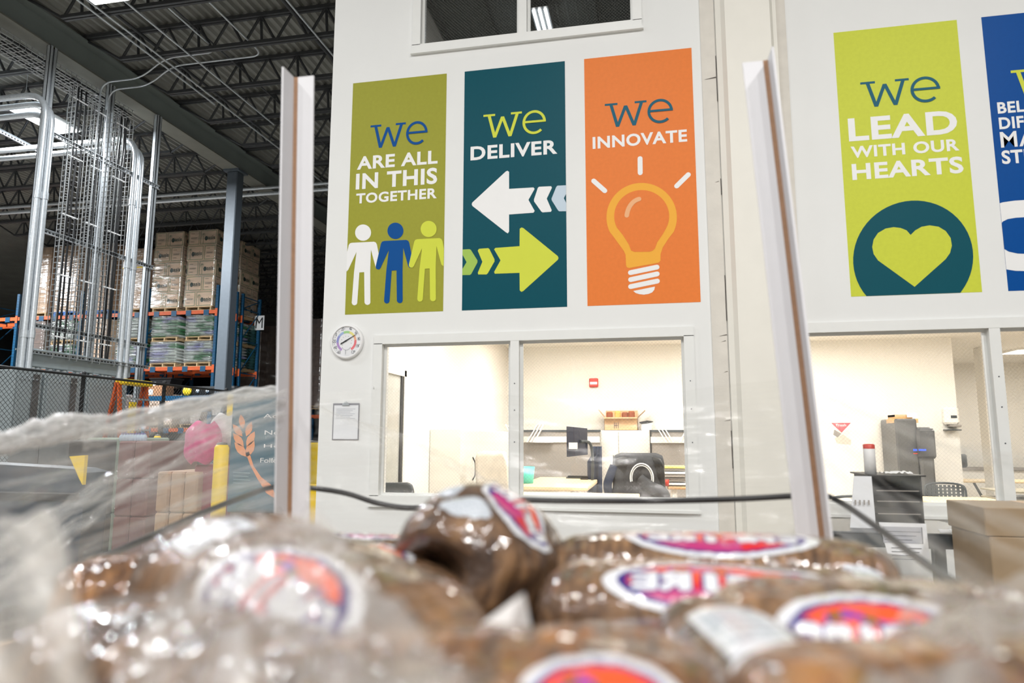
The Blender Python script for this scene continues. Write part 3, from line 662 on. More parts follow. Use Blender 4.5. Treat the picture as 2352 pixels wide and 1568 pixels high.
# paper trays
a, e = P(1523, 1063, Y=8.65), P(1578, 1106, Y=8.65)
t = thing('letter_tray', 'stacked wire letter trays holding yellow and white papers', 'letter tray', ((a.x+e.x)/2, 8.8, .93))
for k in range(4):
    z = .935+k*.065; b = MB(); b.box((a.x, 8.65, z), (e.x, 8.95, z+.006)); b.box((a.x, 8.65, z), (a.x+.008, 8.95, z+.045)).box((e.x-.008, 8.65, z), (e.x, 8.95, z+.045)); b.build('tray', BLKM, t)
    MB().rbox((a.x+.015, 8.62, z+.008), (e.x-.015, 8.94, z+(.035 if k != 1 else .02)), .004).build('papers', (WHITE, FABG, WHITE, c_mat('paper_yellow', 226, 214, 132))[k], t)
c = P(1530, 1106, Y=8.62); t = thing('red_cup', 'small red cup beside the letter trays', 'cup', (c.x, 8.56, .93)); MB().lathe([(0, .932), (.03, .932), (.036, 1.01), (.033, 1.01), (.028, .94)], (c.x, 8.62, 0), 14).build('body', RED, t)
c = P(1197, 1080, Y=8.5); t = thing('teal_bin', 'teal plastic tub half hidden by the window mullion', 'tub', (c.x, 8.5, zd)); MB().lathe([(0, zd), (.09, zd), (.11, zd+.2), (.1, zd+.2), (.085, zd+.02)], (c.x+.06, 8.5, 0), 16).build('body', c_mat('tub_teal', 96, 206, 196), t)

# chairs
def office_chair(label, x, y, zs, w_, h_, M, seatM, face=0, arms=True):
    t = thing('office_chair', label, 'chair', (x, y, 0)); t.rotation_euler = (0, 0, 0); s = Matrix.Rotation(face, 3, 'Z')
    tr = lambda p: Vector((x, y, 0))+s@Vector(p)
    def part(name, b, M): b.v = [tuple(tr(p)) for p in b.v]; return b.build(name, M, t)
    def back(u, v):
        ww = w_*(.5-.06*v*v-.04*(1-v)); z = zs+.12+h_*v
        return ((u-.5)*2*ww*(1-.12*max(0, v-.9)*10*abs(2*u-1)), -.2-.05*v+.05*(2*u-1)**2*-1, z-.02*max(0, abs(2*u-1)-.7)*(v > .9)*4)
    b = MB().grid(back, 12, 12); o = part('backrest', b, M); sm = o.modifiers.new('s', 'SOLIDIFY'); sm.thickness = .035
    b = MB().rbox((-w_*.48, -.2, zs), (w_*.48, .28, zs+.07), .05); part('seat', b, seatM)
    part('column', MB().tube([(0, 0, .1), (0, 0, zs)], .03, 10), BLK)
    part('back_stem', MB().tube(bez([(0, 0, zs), (0, -.22, zs+.02), (0, -.24, zs+.3)], 5), .025, 8), BLK)
    for k in range(5):
        a = 2*pi*k/5; g = part('base_leg', MB().tube([(0, 0, .11), (.28*cos(a), .28*sin(a), .08)], .02, 8), BLK); 
    if arms:
        for sx in (-1, 1): part('armrest', MB().tube([(sx*w_*.5, .02, zs), (sx*w_*.54, .0, zs+.2)], .018, 8).rbox((sx*w_*.56-.04, -.12, zs+.2), (sx*w_*.56+.04, .14, zs+.235), .02), FABG)
    return t
xc = X(1465, 8.1); zt_ = P(1465, 1046, Y=8.0).z
office_chair('black office chair with a jacket over it in front of the white cabinet', xc, 8.25, .56, .6, zt_-.56-.14, BLKM, BLKM)
t = thing('jacket', 'dark jacket with a white reflective arc draped over the office chair', 'jacket', (xc, 8.0, .6))
def jk(u, v):
    ww = (.26+.07*(1-v))*(1+.06*sin(v*9)); z = .66+(zt_+.03-.66)*v
    return (xc+(u-.5)*2*ww, 7.99-.03*sin(u*9+v*3)-.025*sin(u*21)*(1-v)-.03*(1-(2*u-1)**2)+.08*max(0, v-.93)*10, z-.03*max(0, abs(2*u-1)-.75)*4*(v > .8))
o = MB().grid(jk, 22, 18).build('body', JACK, t); sm = o.modifiers.new('s', 'SOLIDIFY'); sm.thickness = .03
cj = P(1474, 1098, Y=7.9); pts = [(cj.x+.125*cos(a), 7.905+.0*a, cj.z+.16*sin(a)) for a in np.linspace(-.25, pi+.25, 16)]
b = MB(); b.tube(pts, .008, 6); b.tube([(p[0]*.86+cj.x*.14, p[1], p[2]*.86+cj.z*.14) for p in pts], .006, 6); b.build('reflective_stripe', WHITE, t)
MB().tube(bez([(cj.x-.02, 7.93, cj.z-.02), (cj.x+.1, 7.88, cj.z-.1), (cj.x+.22, 7.9, cj.z-.16), (cj.x+.24, 7.92, .74)], 6), .07, 10, rs=None).build('sleeve', JACK, t)
MB().tube(bez([(xc-.27, 8.0, zt_-.12), (xc-.34, 7.95, 1.0), (xc-.33, 7.98, .88)], 6), .05, 10).build('sleeve', NAVY, t)
ch = office_chair('white mesh office chair left of the maple desk', X(1172, 7.7), 7.6, .6, .5, P(1160, 1036, Y=7.5).z-.6-.12, c_mat('chair_cream', 226, 218, 206, rough=.7), FABG, face=-.55)
office_chair('dark mesh chair low in the left corner of the window', P(884, 1120, Y=5.85).x+.12, 5.9, .56, .32, P(890, 1106, Y=5.8).z-.56-.12, STEELD, BLKM, face=.2, arms=False)

# ---------------- right-hand window: canteen corner
c = P(1933, 995, Y=BW)
t = thing('triangle_poster', 'small poster with a red triangle over a pale photo, left of the coffee machine', 'poster', (c.x, BW, c.z))
w_ = .14; MB().poly([(c.x-w_, BW-.004, c.z+.16), (c.x+w_, BW-.004, c.z+.16), (c.x, BW-.004, c.z+.01)][::-1]).build('red_triangle', c_mat('poster_red', 196, 84, 96), t)
for pts, M in (([(-.1, .06), (-.005, -.005), (-.06, -.06), (-.12, -.02)], FABG), ([(.1, .06), (.02, .0), (.12, -.02)], CABW), ([(-.1, -.07), (.02, -.015), (.13, -.1), (.12, -.17), (-.08, -.15)], c_mat('poster_beige', 206, 198, 184))):
    MB().poly([(c.x+x, BW-.004, c.z+z) for x, z in pts]).build('photo', M, t)
b = MB(); put_text(b, 'Fresh', (c.x-.07, BW-.0055, c.z+.105), (.14, 0, 0), (0, 0, .04), .01); b.build('lettering', WHITE, t)
# coffee machine
Ym = 10.7; a, e = P(2055, 958, Y=Ym), P(2147, 1100, Y=Ym)
t = thing('coffee_machine', 'tall dark drinks machine with small blue lit display', 'coffee machine', ((a.x+e.x)/2, Ym+.3, 0))
zt = a.z-.02
CM = c_mat('machine_grey', 88, 88, 88, rough=.4)
MB().rbox((a.x, Ym, 0), (a.x+.28, BW-.05, zt), .02).build('cabinet', CM, t)
MB().rbox((a.x+.27, Ym-.06, .7), (e.x, BW-.06, zt-.12), .03).build('body', CM, t); MB().rbox((a.x+.24, Ym-.1, zt-.55), (e.x+.02, Ym-.02, zt-.14), .03).build('front_panel', c_mat('machine_black', 66, 66, 68, rough=.3), t)
MB().rbox((a.x+.27, Ym-.02, 0), (e.x, BW-.06, .7), .01).build('base', BLKM, t)
d = P(2118, 1033, Y=Ym-.1); MB().box((d.x-.045, Ym-.106, d.z-.014), (d.x+.05, Ym-.099, d.z+.014)).build('display', BLUED, t)
d = P(2103, 1034, Y=Ym-.1); MB().box((d.x-.03, Ym-.106, d.z-.01), (d.x+.02, Ym-.099, d.z+.02)).build('key_light', BLUED, t); MB().box((d.x-.03, Ym-.106, d.z-.05), (d.x+.02, Ym-.099, d.z-.035)).build('button', REDD, t)
for p0, p1, yy, lb in (((2053, 985), (2109, 966), Ym+.04, 'larger tan carton with white label on top of the drinks machine'), ((2056, 966), (2095, 952), Ym+.08, 'smaller tan carton, topmost above the drinks machine')):
    a_, e_ = P(*p0, Y=yy), P(*p1, Y=yy); zz = zt if p0[1] == 985 else zz_; t = thing('small_carton', lb, 'box', ((a_.x+e_.x)/2, yy, zz)); zz_ = e_.z
    MB().box((a_.x, yy, zz), (e_.x, yy+.3, e_.z)).build('body', c_mat('carton_amber', 214, 164, 104), t); MB().box((a_.x, yy-.002, e_.z-.03), (e_.x, yy+.302, e_.z+.001)).build('tape', CARDO, t)
    if p0[1] == 985: MB().box((e_.x-.14, yy-.003, zz+.02), (e_.x-.01, yy, zz+.08)).build('shipping_label', WHITE, t)
c = P(2180, 962, Y=BW)
t = thing('soap_dispenser', 'white wall dispenser with drip tray right of the drinks machine', 'dispenser', (c.x, BW, c.z))
MB().rbox((c.x-.1, BW-.12, c.z-.08), (c.x+.1, BW, c.z+.17), .03).build('body', OFFW, t); MB().box((c.x-.02, BW-.125, c.z+.01), (c.x+.06, BW-.118, c.z+.05)).build('window', STEELD, t); MB().rbox((c.x-.04, BW-.14, c.z-.12), (c.x+.11, BW, c.z-.085), .01).build('nozzle', FABG, t); MB().rbox((c.x-.1, BW-.16, c.z-.17), (c.x+.1, BW, c.z-.155), .008).build('drip_tray', STEELD, t)
# tables and chairs
desk('round-cornered maple table beyond the black organiser', X(2128, 9.2), X(2330, 9.2), 9.1, 10., .76)
def shell_chair(label, px, y, face):
    x = X(px, y); t = thing('perforated_chair', label, 'chair', (x, y, 0)); s = Matrix.Rotation(face, 3, 'Z')
    def part(n, b, M): b.v = [tuple(Vector((x, y, 0))+s@Vector(p)) for p in b.v]; return b.build(n, M, t)
    b = MB()
    for i in range(9):
        for j in range(7):
            xx = (i-4)*.052; zz = .56+j*.045
            b.box((xx-.026, -.22-.03*(1-(xx/.25)**2), zz), (xx+.004, -.205-.03*(1-(xx/.25)**2), zz+.045)); b.box((xx+.004, -.22-.03*(1-(xx/.25)**2), zz), (xx+.026, -.205-.03*(1-(xx/.25)**2), zz+.02))
    part('backrest', b, STEELD); part('back_rim', MB().tube(bez([(-.24, -.21, .5), (-.25, -.21, .8), (-.2, -.23, .88), (0, -.25, .9), (.2, -.23, .88), (.25, -.21, .8), (.24, -.21, .5)], 4), .014, 8), STEELD)
    part('seat', MB().rbox((-.24, -.2, .43), (.24, .24, .46), .04), STEELD)
    for sx in (-1, 1):
        for sy in (-1, 1): part('leg', MB().tube([(sx*.2, sy*.18, .44), (sx*.24, sy*.23, 0)], .012, 8), GALV)
shell_chair('dark perforated chair behind the maple table, under the drinks machine', 2175, 10.3, pi); shell_chair('dark perforated chair at the table end beside the window mullion', 2290, 8.6, .3)
shell_chair('dark perforated chair at the window left of the black organiser', 1925, 8.2, .2)
desk('dark counter seen left of the black organiser', X(1880, 7.6), X(1962, 7.6), 7.5, 8.1, .88, M=CABW)
Yt = 13; a = P(2240, 1078, Y=Yt); t = thing('folding_table', 'far folding table with crossed legs beyond the canteen opening', 'table', (a.x+.6, Yt, 0))
MB().rbox((a.x-.2, Yt, .77), (a.x+1.4, Yt+.7, .8), .01).build('tabletop', WOODL, t)
for k in (0, 1): MB().tube([(a.x+k*.9, Yt+.1, .77), (a.x+.35+k*.9, Yt+.1, .0)], .02, 8).build('leg', STEELD, t); MB().tube([(a.x+.35+k*.9, Yt+.15, .77), (a.x+k*.9, Yt+.15, .0)], .02, 8).build('leg', STEELD, t)
t = thing('canteen_counter', 'far canteen counter with dark appliances on it', 'counter', (XS+1.6, CB-.3, 0))
MB().rbox((XS+.0+.05, CB-.6, 0), (XS+3.4, CB-.05, .9), .01).build('base', CABW, t); MB().box((XS+.05, CB-.64, .9), (XS+3.4, CB-.05, .94)).build('worktop', FABG, t)
for k in range(3):
    tt = thing('toaster', 'small dark appliance on the far canteen counter, %s of three' % ('left one', 'middle one', 'right one')[k], 'appliance', (XS+.5+.45*k, CB-.4, .94), 'appliances on the canteen counter'); MB().rbox((XS+.35+.45*k, CB-.5, .94), (XS+.65+.45*k, CB-.25, 1.14+.03*k), .03).build('body', STEELD, tt); MB().box((XS+.4+.45*k, CB-.505, .98), (XS+.6+.45*k, CB-.49, 1.04)).build('front', BLK, tt)
sc_ = P(2325, 1130, Y=7.0); t = thing('wire_rack', 'low olive wire shelf beyond the right window edge', 'rack', (sc_.x, 7, 0)); OL = c_mat('rack_olive', 140, 130, 104)
for z in (.3, .75, .95, 1.02): MB().rbox((sc_.x-.05, 7, z), (sc_.x+.7, 7.5, z+.015), .004).build('shelf', OL, t)
for x in (sc_.x-.04, sc_.x+.69): MB().tube([(x, 7.02, 0), (x, 7.02, 1.12)], .012, 8).build('post', OL, t)
MB().rbox((XS+.9, BW+1.2, 0), (XS+1.15, BW+1.5, 3.0), .01).build('trim_6', OFFW, kind='structure')

# ---------------- in front of the right window, on the warehouse side
zd = 1.03; a, e = P(1905, 1195, Y=3.9), P(2268, 1195, Y=3.9)
t = thing('shop_desk', 'grey steel shop desk standing under the right window', 'desk', ((a.x+e.x)/2, 4.2, 0))
MB().rbox((a.x, 3.9, zd-.012), (e.x, 4.5, zd), .004).build('top', STEELD, t); MB().box((a.x, 3.9, zd-.075), (e.x, 3.915, zd-.012)).build('apron', STEELD, t)
MB().box((e.x-.015, 3.9, zd-.075), (e.x, 4.5, zd-.012)).build('side_apron', STEELD, t)
for x in (a.x+.03, e.x-.03):
    for y in (3.93, 4.47): MB().rbox((x-.03, y-.03, 0), (x+.03, y+.03, zd-.012), .004).build('leg', STEELD, t)
MB().rbox((a.x+.05, 4.0, .45), (e.x-.03, 4.45, .47), .004).build('lower_shelf', STEELD, t)
b = MB()
for x, z in ((e.x-.02, zd-.03), (e.x-.02, zd-.07), (e.x-.06, zd-.03)): b.tube([(x, 3.9, z), (x, 3.894, z)], .005, 6)
b.build('bolt', GALV, t)
t = thing('pull_handle', 'dark steel arm sticking out of the right end of the shop desk', 'bracket', (e.x+.04, 4, zd-.06)); MB().rbox((e.x+.001, 3.95, zd-.085), (e.x+.12, 4.02, zd-.02), .02).build('bar', STEELD, t)
a, e = P(2000, 1093, Y=4.1), P(2123, 1190, Y=4.1)
t = thing('desk_organiser', 'black steel document organiser with shelves on the shop desk', 'organiser', ((a.x+e.x)/2, 4.25, zd))
zt = a.z; MB().box((a.x, 4.1, zd), (a.x+.008, 4.42, zt)).build('side_panel', BLKM, t); MB().prism([(e.x-.008, 4.1, zd), (e.x-.008, 4.42, zd), (e.x-.008, 4.42, zt), (e.x-.008, 4.1, zt)], (.008, 0, 0)).build('side_panel', BLKM, t); MB().box((a.x, 4.41, zd), (e.x, 4.42, zt)).build('back_panel', BLKM, t)
MB().rbox((a.x-.02, 4.08, zt), (e.x+.02, 4.43, zt+.008), .003).build('top', BLKM, t)
for k, z in enumerate((.0, .07, .135, .19)):
    s = MB().box((a.x+.008, 4.09, zd+z), (e.x-.008, 4.41, zd+z+.006)).build('shelf', BLKM, t)
    if k: MB().box((a.x+.02, 4.086, zd+z+.001), (e.x-.02, 4.089, zd+z+.006)).build('lip', FABG, s)
MB().rbox((a.x+.0081, 4.16, zd+.006), (e.x-.0081, 4.4, zd+.066), .002).build('drawer', STEELD, t)
t = thing('hanging_sheet', 'white paper sheet taped to the left side of the black organiser', 'paper', (a.x-.05, 4.0, zd)); MB().prism([(a.x-.13, 4.06, zd), (a.x-.002, 4.06, zd), (a.x-.002, 4.08, zt), (a.x-.09, 4.08, zt)], (0, .004, 0)).build('sheet', PAPER, t)
b = MB()
for k in range(4): b.box((a.x-.1+.022*k, 4.0575, zd+.12), (a.x-.092+.022*k, 4.0585, zd+.145))
b.build('pen_marks', FABG, t, kind='stuff')
c = P(2000, 1092, Y=4.18); t = thing('wipes_canister', 'white wipes canister with red lid on the black organiser', 'canister', (c.x, 4.18, zt+.008)); z = zt+.008
MB().lathe([(0, z), (.03, z), (.03, z+.135), (.028, z+.14)], (c.x, 4.18, 0), 18).build('body', WHITE, t); MB().lathe([(.03, z+.137), (.03, z+.158), (.024, z+.163), (0, z+.163)], (c.x, 4.18, 0), 18).build('lid', RED, t)
c = P(2060, 1090, Y=4.2); t = thing('crumpled_paper', 'crumpled white paper on top of the black organiser', 'paper', (c.x, 4.2, z)); random.seed(3)
b = MB(); b.grid(lambda u, v: (c.x-.07+.14*u, 4.16+.1*v, z+.004+.022*abs(noise.noise((u*5, v*5, 2)))), 10, 8, smooth=False); b.build('sheet', WHITE, t)
a, e = P(2019, 1199, Y=3.89), P(2134, 1283, Y=3.89)
t = thing('notice_sheet', 'printed notice hanging on the front of the shop desk', 'notice', ((a.x+e.x)/2, 3.89, e.z)); MB().prism([(a.x, 3.893, a.z), (e.x, 3.893, a.z-.002), (e.x+.004, 3.893, e.z), (a.x+.03, 3.893, e.z+.02)], (0, .002, 0)).build('sheet', PAPER, t)
MB().box((a.x+.015, 3.8915, a.z-.1), (e.x-.02, 3.8925, a.z-.02)).build('photo', c_mat('photo_grey', 176, 178, 186), t)
b = MB()
for k in range(3): b.box((a.x+.02, 3.8905, a.z-.045-.02*k), (e.x-.03-.02*k, 3.8913, a.z-.042-.02*k))
for k in range(4): b.box((a.x+.05, 3.8905, a.z-.125-.018*k), (e.x-.03-.01*k, 3.8925, a.z-.122-.018*k))
b.box((e.x-.025, 3.8905, a.z-.1), (e.x-.02, 3.8913, a.z-.02)); b.build('print', c_mat('print_grey', 110, 112, 120), t)
c = P(2075, 1183, Z=zd); t = thing('loose_papers', 'loose white papers on the shop desk in front of the organiser', 'paper', (c.x, c.y, zd))
for k in range(3): MB().prism([(c.x-.1+.05*k, 3.93, zd+.001+.002*k), (c.x+.06+.06*k, 3.92, zd+.001+.002*k), (c.x+.09+.07*k, 4.06, zd+.001+.002*k), (c.x-.06+.05*k, 4.07, zd+.001+.002*k)], (0, 0, .0015)).build('sheet', PAPER if k < 2 else c_mat('paper_cream', 236, 226, 200), t)
for p0, zlo, zhi, lb in ((2262, 0, 0, 'upper brown carton stacked at the right edge by the shop desk'), (2270, 0, 0, 'lower brown carton under another at the right picture edge')):
    Y = 3.45; x0 = P(p0, 1200, Y=Y).x; zm = P(2300, 1232, Y=Y).z; zt = P(2300, 1166, Y=Y).z
    lo, hi = (zm, zt) if p0 == 2262 else (.62, zm-.002)
    t = thing('brown_carton', lb, 'box', (x0+.3, Y+.2, lo)); CB_ = c_mat('carton_olive', 150, 128, 100, rough=.7, var=.06)
    MB().rbox((x0, Y, lo), (x0+.62, Y+.4, hi), .004).build('body', CB_, t); MB().box((x0+.28, Y-.001, hi-.06), (x0+.33, Y+.4, hi+.001)).build('tape', CARDO, t)
t = thing('stand', 'plain steel stand under the brown cartons', 'stand', (x0+.3, 3.65, 0)); MB().box((x0, 3.45, .58), (x0+.62, 3.85, .618)).build('top', STEELD, t)
for x in (x0+.03, x0+.59):
    for y in (3.48, 3.82): MB().box((x-.02, y-.02, 0), (x+.02, y+.02, .58)).build('leg', STEELD, t)
# ================================================================== WAREHOUSE ROOF
GX = -10.5
t = thing('roof_girder', 'deep grey steel girder running back under the roof deck', 'girder', (GX, 20, 8.38))
MB().box((GX-.24, -12, 8.38), (GX+.2, 60, 8.41)).build('bottom_flange', GIRF, t); MB().box((GX-.02, -12, 8.41), (GX+.02, 60, 8.9)).build('web', GIRD, t); MB().box((GX-.22, -12, 8.9), (GX+.22, 60, 8.93)).build('top_flange', GIRD, t)
cp = P(556, 600, Y=17.2); 
CYO = -1.75
t = thing('steel_column', 'square blue-grey steel column carrying the girder, in front of the rack end', 'column', (GX, 17.3+CYO, 0))
MB().rbox((GX-.15, 17.15+CYO, 0), (GX+.15, 17.45+CYO, 8.33), .02).build('shaft', COLG, t); MB().box((GX-.22, 17.08+CYO, 8.33), (GX+.22, 17.52+CYO, 8.38)).build('cap_plate', COLG, t); MB().box((GX-.25, 17.05+CYO, 0), (GX+.25, 17.55+CYO, .03)).build('base_plate', COLG, t)
# open-web joists: one of each bay, then copies
def joist(x0, x1, label, grp):
    t = thing('roof_joist', label, 'joist', (0, 0, 0), grp); zt, zb = 9.0, 8.47
    for nm, z, a, c in (('top_chord', zt, x0, x1), ('bottom_chord', zb, x0+.95, x1-.95)):
        b = MB()
        for s in (-1, 1): b.box((a, s*.012-.045*(s < 0), z-.03), (c, s*.012+.045*(s > 0), z+.03))
        b.build(nm, JOIST, t)
    n = int((x1-x0-1.9)/.62); st = (x1-x0-1.9)/n; xs = [x0+.95+st*i for i in range(n+1)]; me = {}
    def bar(p, q):
        k = (round(q[0]-p[0], 3), round(q[1]-p[1], 3))
        if k not in me: me[k] = MB().tube([(0, 0, 0), (k[0], 0, k[1])], .026, 5).mesh('web_member', JOIST)
        o = link('web_member', me[k], t); o.location = (p[0], 0, p[1])
    bar((x0+.05, zt), (xs[0], zb)); bar((x1-.05, zt), (xs[-1], zb))
    for i in range(n):
        xm = (xs[i]+xs[i+1])/2
        bar((xs[i], zb), (xm, zt)); bar((xm, zt), (xs[i+1], zb))
        if i % 2 == 0: bar((xm, zt), (xm+.04, zb))
    return t
j1 = joist(GX+.02, 1.5, 'dark open-web roof joist between the grey girder and the office', 'roof joists right of the girder')
j2 = joist(-22.6, GX-.02, 'dark open-web roof joist on the far side of the grey girder', 'roof joists left of the girder')
first = True
for i in range(-2, 24):
    y = 10.396+1.31*i
    for j in (j1, j2):
        if j is j1 and i > 14: continue
        if i == -2: j.location = (0, y, 0)
        else: jj = dup(j, (0, y, 0))
        (j if i == -2 else jj)['label'] = ('dark open-web roof joist between the grey girder and the office, ' if j is j1 else 'dark open-web roof joist on the far side of the grey girder, ')+ORD[i+2]+' row'
# bridging and sprinkler pipes along the bays
t = None
for k, (px, py, X, r, M, lb) in enumerate(((300, 60, None, .03, JOIST, 'dark sprinkler pipe above the first joist bay'), (700, 60, None, .035, JOIST, 'dark sprinkler pipe close to the office corner'), (500, 110, None, .02, JOIST, 'dark bridging bar across the middle of the joists'))):
    q = P(px, py, Z=8.75); o = MB().tube([(q.x, -4, 8.75), (q.x, 44, 8.75)], r, 8).build('sprinkler_pipe', M); tag(o, lb, 'pipe')
for k, (px, py, y1, lb) in enumerate(((290, 85, 12.2, 'thin bright conduit clipped under the joists nearest the girder'), (380, 80, 13.3, 'bright conduit crossing under the joists, second from the girder'), (420, 170, 20, 'bright conduit crossing under the joists in the middle of the bay'), (700, 50, 22, 'bright conduit under the joists near the office corner'))):
    q = P(px, py, Z=8.41); o = MB().tube([(q.x, 2, 8.41), (q.x, y1, 8.41)], .018, 8).build('conduit', GALV); tag(o, lb, 'conduit')

# high-bay lamps
def highbay(x, y, label, grp=None):
    t = thing('high_bay_lamp', label, 'lamp', (x, y, 8.05), grp)
    MB().rbox((x-.32, y-.62, 8.06), (x+.32, y+.62, 8.14), .02).build('housing', TRIMP, t)
    for s in (-1, 1): MB().box((x+s*.155-.13, y-.58, 8.045), (x+s*.155+.13, y+.58, 8.06)).build('lamp_panel', LFIX, t)
    for s in (-1, 1): MB().tube([(x, y+s*.5, 8.14), (x, y+s*.5, 9.06)], .006, 6).build('hanger', GALV, t)
names = ['lit white high-bay lamp at the top of the picture beside the grey girder', 'lit white high-bay lamp behind the vertical conduits']
for i in range(2): highbay(HB[i][0], HB[i][1], names[i])     # the two that the photo shows

# ================================================================== ELECTRICAL FRAME
EX = -10.3
L = lambda px, py, X=EX: P(px, py, X=X)
def strut(name, label, a, b, wd=.045, cat='strut', holes=True):
    a, b = Vector(a), Vector(b); t = thing(name, label, cat, tuple(a)); d = (b-a); n = d.normalized(); side = Vector((1, 0, 0)); up = n.cross(side).normalized()
    m_ = MB(); m_.obox((a+b)/2-side*.02, n*d.length/2, up*wd/2, side*.004); m_.obox((a+b)/2+up*wd*.48, n*d.length/2, up*.003, side*.022); m_.obox((a+b)/2-up*wd*.48, n*d.length/2, up*.003, side*.022); m_.build('channel', GALV, t)
    if holes:
        h = MB(); k = .05; ln = d.length
        while k < ln-.05: h.obox(a+n*k-side*.0155, n*.018, up*wd*.2, side*.0008); k += .075
        h.build('slots', BLK, t, kind='stuff')
    return t
posts = []
for (px, py, top, lb) in ((62, 700, (125, 130), 'left galvanised strut post of the conduit frame'), (212, 700, (248, 200), 'middle galvanised strut post of the conduit frame'), (331, 700, (366, 278), 'right galvanised strut post of the conduit frame')):
    q = L(px, py); posts.append(q.y)
    t = thing('strut_post', lb, 'post', (EX, q.y, 0)); b = MB(); wd = .075
    b.box((EX-.04, q.y-wd, 0), (EX-.03, q.y+wd, 8.38)).box((EX-.04, q.y-wd, 0), (EX+.04, q.y-wd+.008, 8.38)).box((EX-.04, q.y+wd-.008, 0), (EX+.04, q.y+wd, 8.38)).box((EX+.03, q.y-wd, 0), (EX+.04, q.y-.02, 8.38)).box((EX+.03, q.y+.02, 0), (EX+.04, q.y+wd, 8.38))
    b.build('channel', GALV, t); MB().box((EX-.1, q.y-.12, 0), (EX+.1, q.y+.12, .012)).build('foot_plate', GALV, t)
y0, y1 = posts[0], posts[2]
for py_, lb in ((425-12, 'upper slotted strut rail crossing the conduit frame'), (612, 'middle slotted strut rail crossing the conduit frame'), (790, 'lower slotted strut rail crossing the conduit frame')):
    z = L(335, {413: 420, 612: 612, 790: 795}[py_]).z; strut('strut_rail', lb, (EX+.07, y0-.1, z), (EX+.07, y1+.1, z), .075, 'rail')
z = L(200, 832).z; t = thing('wireway', 'grey sheet metal wireway trough at the foot of the conduit frame', 'trough', (EX, (y0+y1)/2, z))
zt, zb = z+.1, z-.2; MB().rbox((EX-.15, y0+.05, zb), (EX+.1, y1-.35, zt-.03), .01).build('body', PANEL, t); MB().box((EX-.17, y0+.02, zt-.03), (EX+.12, y1-.3, zt)).build('cover', PANEL, t)
strut('strut_rail', 'slotted strut rail along the front of the grey wireway', (EX+.15, y0-.05, zt-.06), (EX+.15, y1+.1, zt-.06), .06, 'rail')
for ordn, px in zip(('leftmost', 'second', 'third', 'fourth', 'fifth', 'sixth', 'seventh', 'eighth', 'ninth', 'rightmost'), (72, 84, 113, 131, 146, 176, 207, 234, 242, 250)):
    q = L(px, 850); t = thing('conduit_stub', 'short silver conduit stub between wireway and switchgear, '+ordn+' of the ten', 'conduit', (EX, q.y, zb-.3), 'conduit stubs under the wireway')
    MB().tube([(EX, q.y, zb-.42), (EX, q.y, zb)], .05, 10).build('pipe', GALV, t); MB().tube([(EX, q.y, zb-.05), (EX, q.y, zb-.01)], .062, 10).build('coupling', GALV, t)
# big conduits with elbows
def conduit(label, pts, r, coup=()):
    pts = [Vector(p) for p in pts]; t = thing('conduit', label, 'conduit', tuple(pts[0])); full = [pts[0]]
    for i in range(1, len(pts)-1):
        a, b, c = pts[i-1], pts[i], pts[i+1]; R0 = min(.45 if r > .03 else .25, (a-b).length*.45, (c-b).length*.45)
        p, q = b+(a-b).normalized()*R0, b+(c-b).normalized()*R0
        for k in range(9): s = k/8; full.append(p*(1-s)**2+b*2*s*(1-s)+q*s*s)
    full.append(pts[-1]); MB().tube(full, r, 12).build('pipe', GALV, t)
    for z in coup: q = Vector((pts[0].x, pts[0].y, z)); MB().tube([q-Vector((0, 0, .06)), q+Vector((0, 0, .06))], r*1.18, 12).build('coupling', GALV, t)
zL = L(60, 190).z
for k, (px, dx, lb) in enumerate(((50, .1, 'thick silver conduit with top elbow, outermost left of the frame'), (60, .16, 'thick silver conduit with top elbow beside the left post'), (71, .02, 'thick silver conduit right against the left post'))):
    y = L(px, 700).y; conduit(lb, [(EX+dx, y, 0), (EX+dx, y, zL-.03-.13*k), (-24, y, zL-.03-.13*k)], .052, (3.2, 5.6))
zR = L(300, 312).z
for k, (px, lb) in enumerate(((275, 'left of the twin silver conduits near the right post'), (289, 'right of the twin silver conduits near the right post'))):
    y = L(px, 700).y; conduit(lb, [(EX+.1, y, 0), (EX+.1, y, zR-.02-.1*k), (-24, y, zR-.02-.1*k)], .056, (6.2, 4.9))
# thin conduits that cross to the joists
for px, top, mid, end, lb in ((178, (219, 200), (268, 190), (372, 165), 'thin bent conduit rising left of the middle post'), (189+10, (246, 222), (290, 205), (440, 165), 'thin bent conduit rising beside the middle post')):
    y = L(px, 640).y; za = L(top[0], top[1]-8).z
    conduit(lb, [(EX+.14, y, 2.9), (EX+.14, y, za), (EX+1.0, y, za+.0), (EX+1.5, y, za+.35), (EX+(2.6 if px < 180 else 3.4), y, za+.35), (EX+(2.6 if px < 180 else 3.4), y-6, za+.35)], .016)
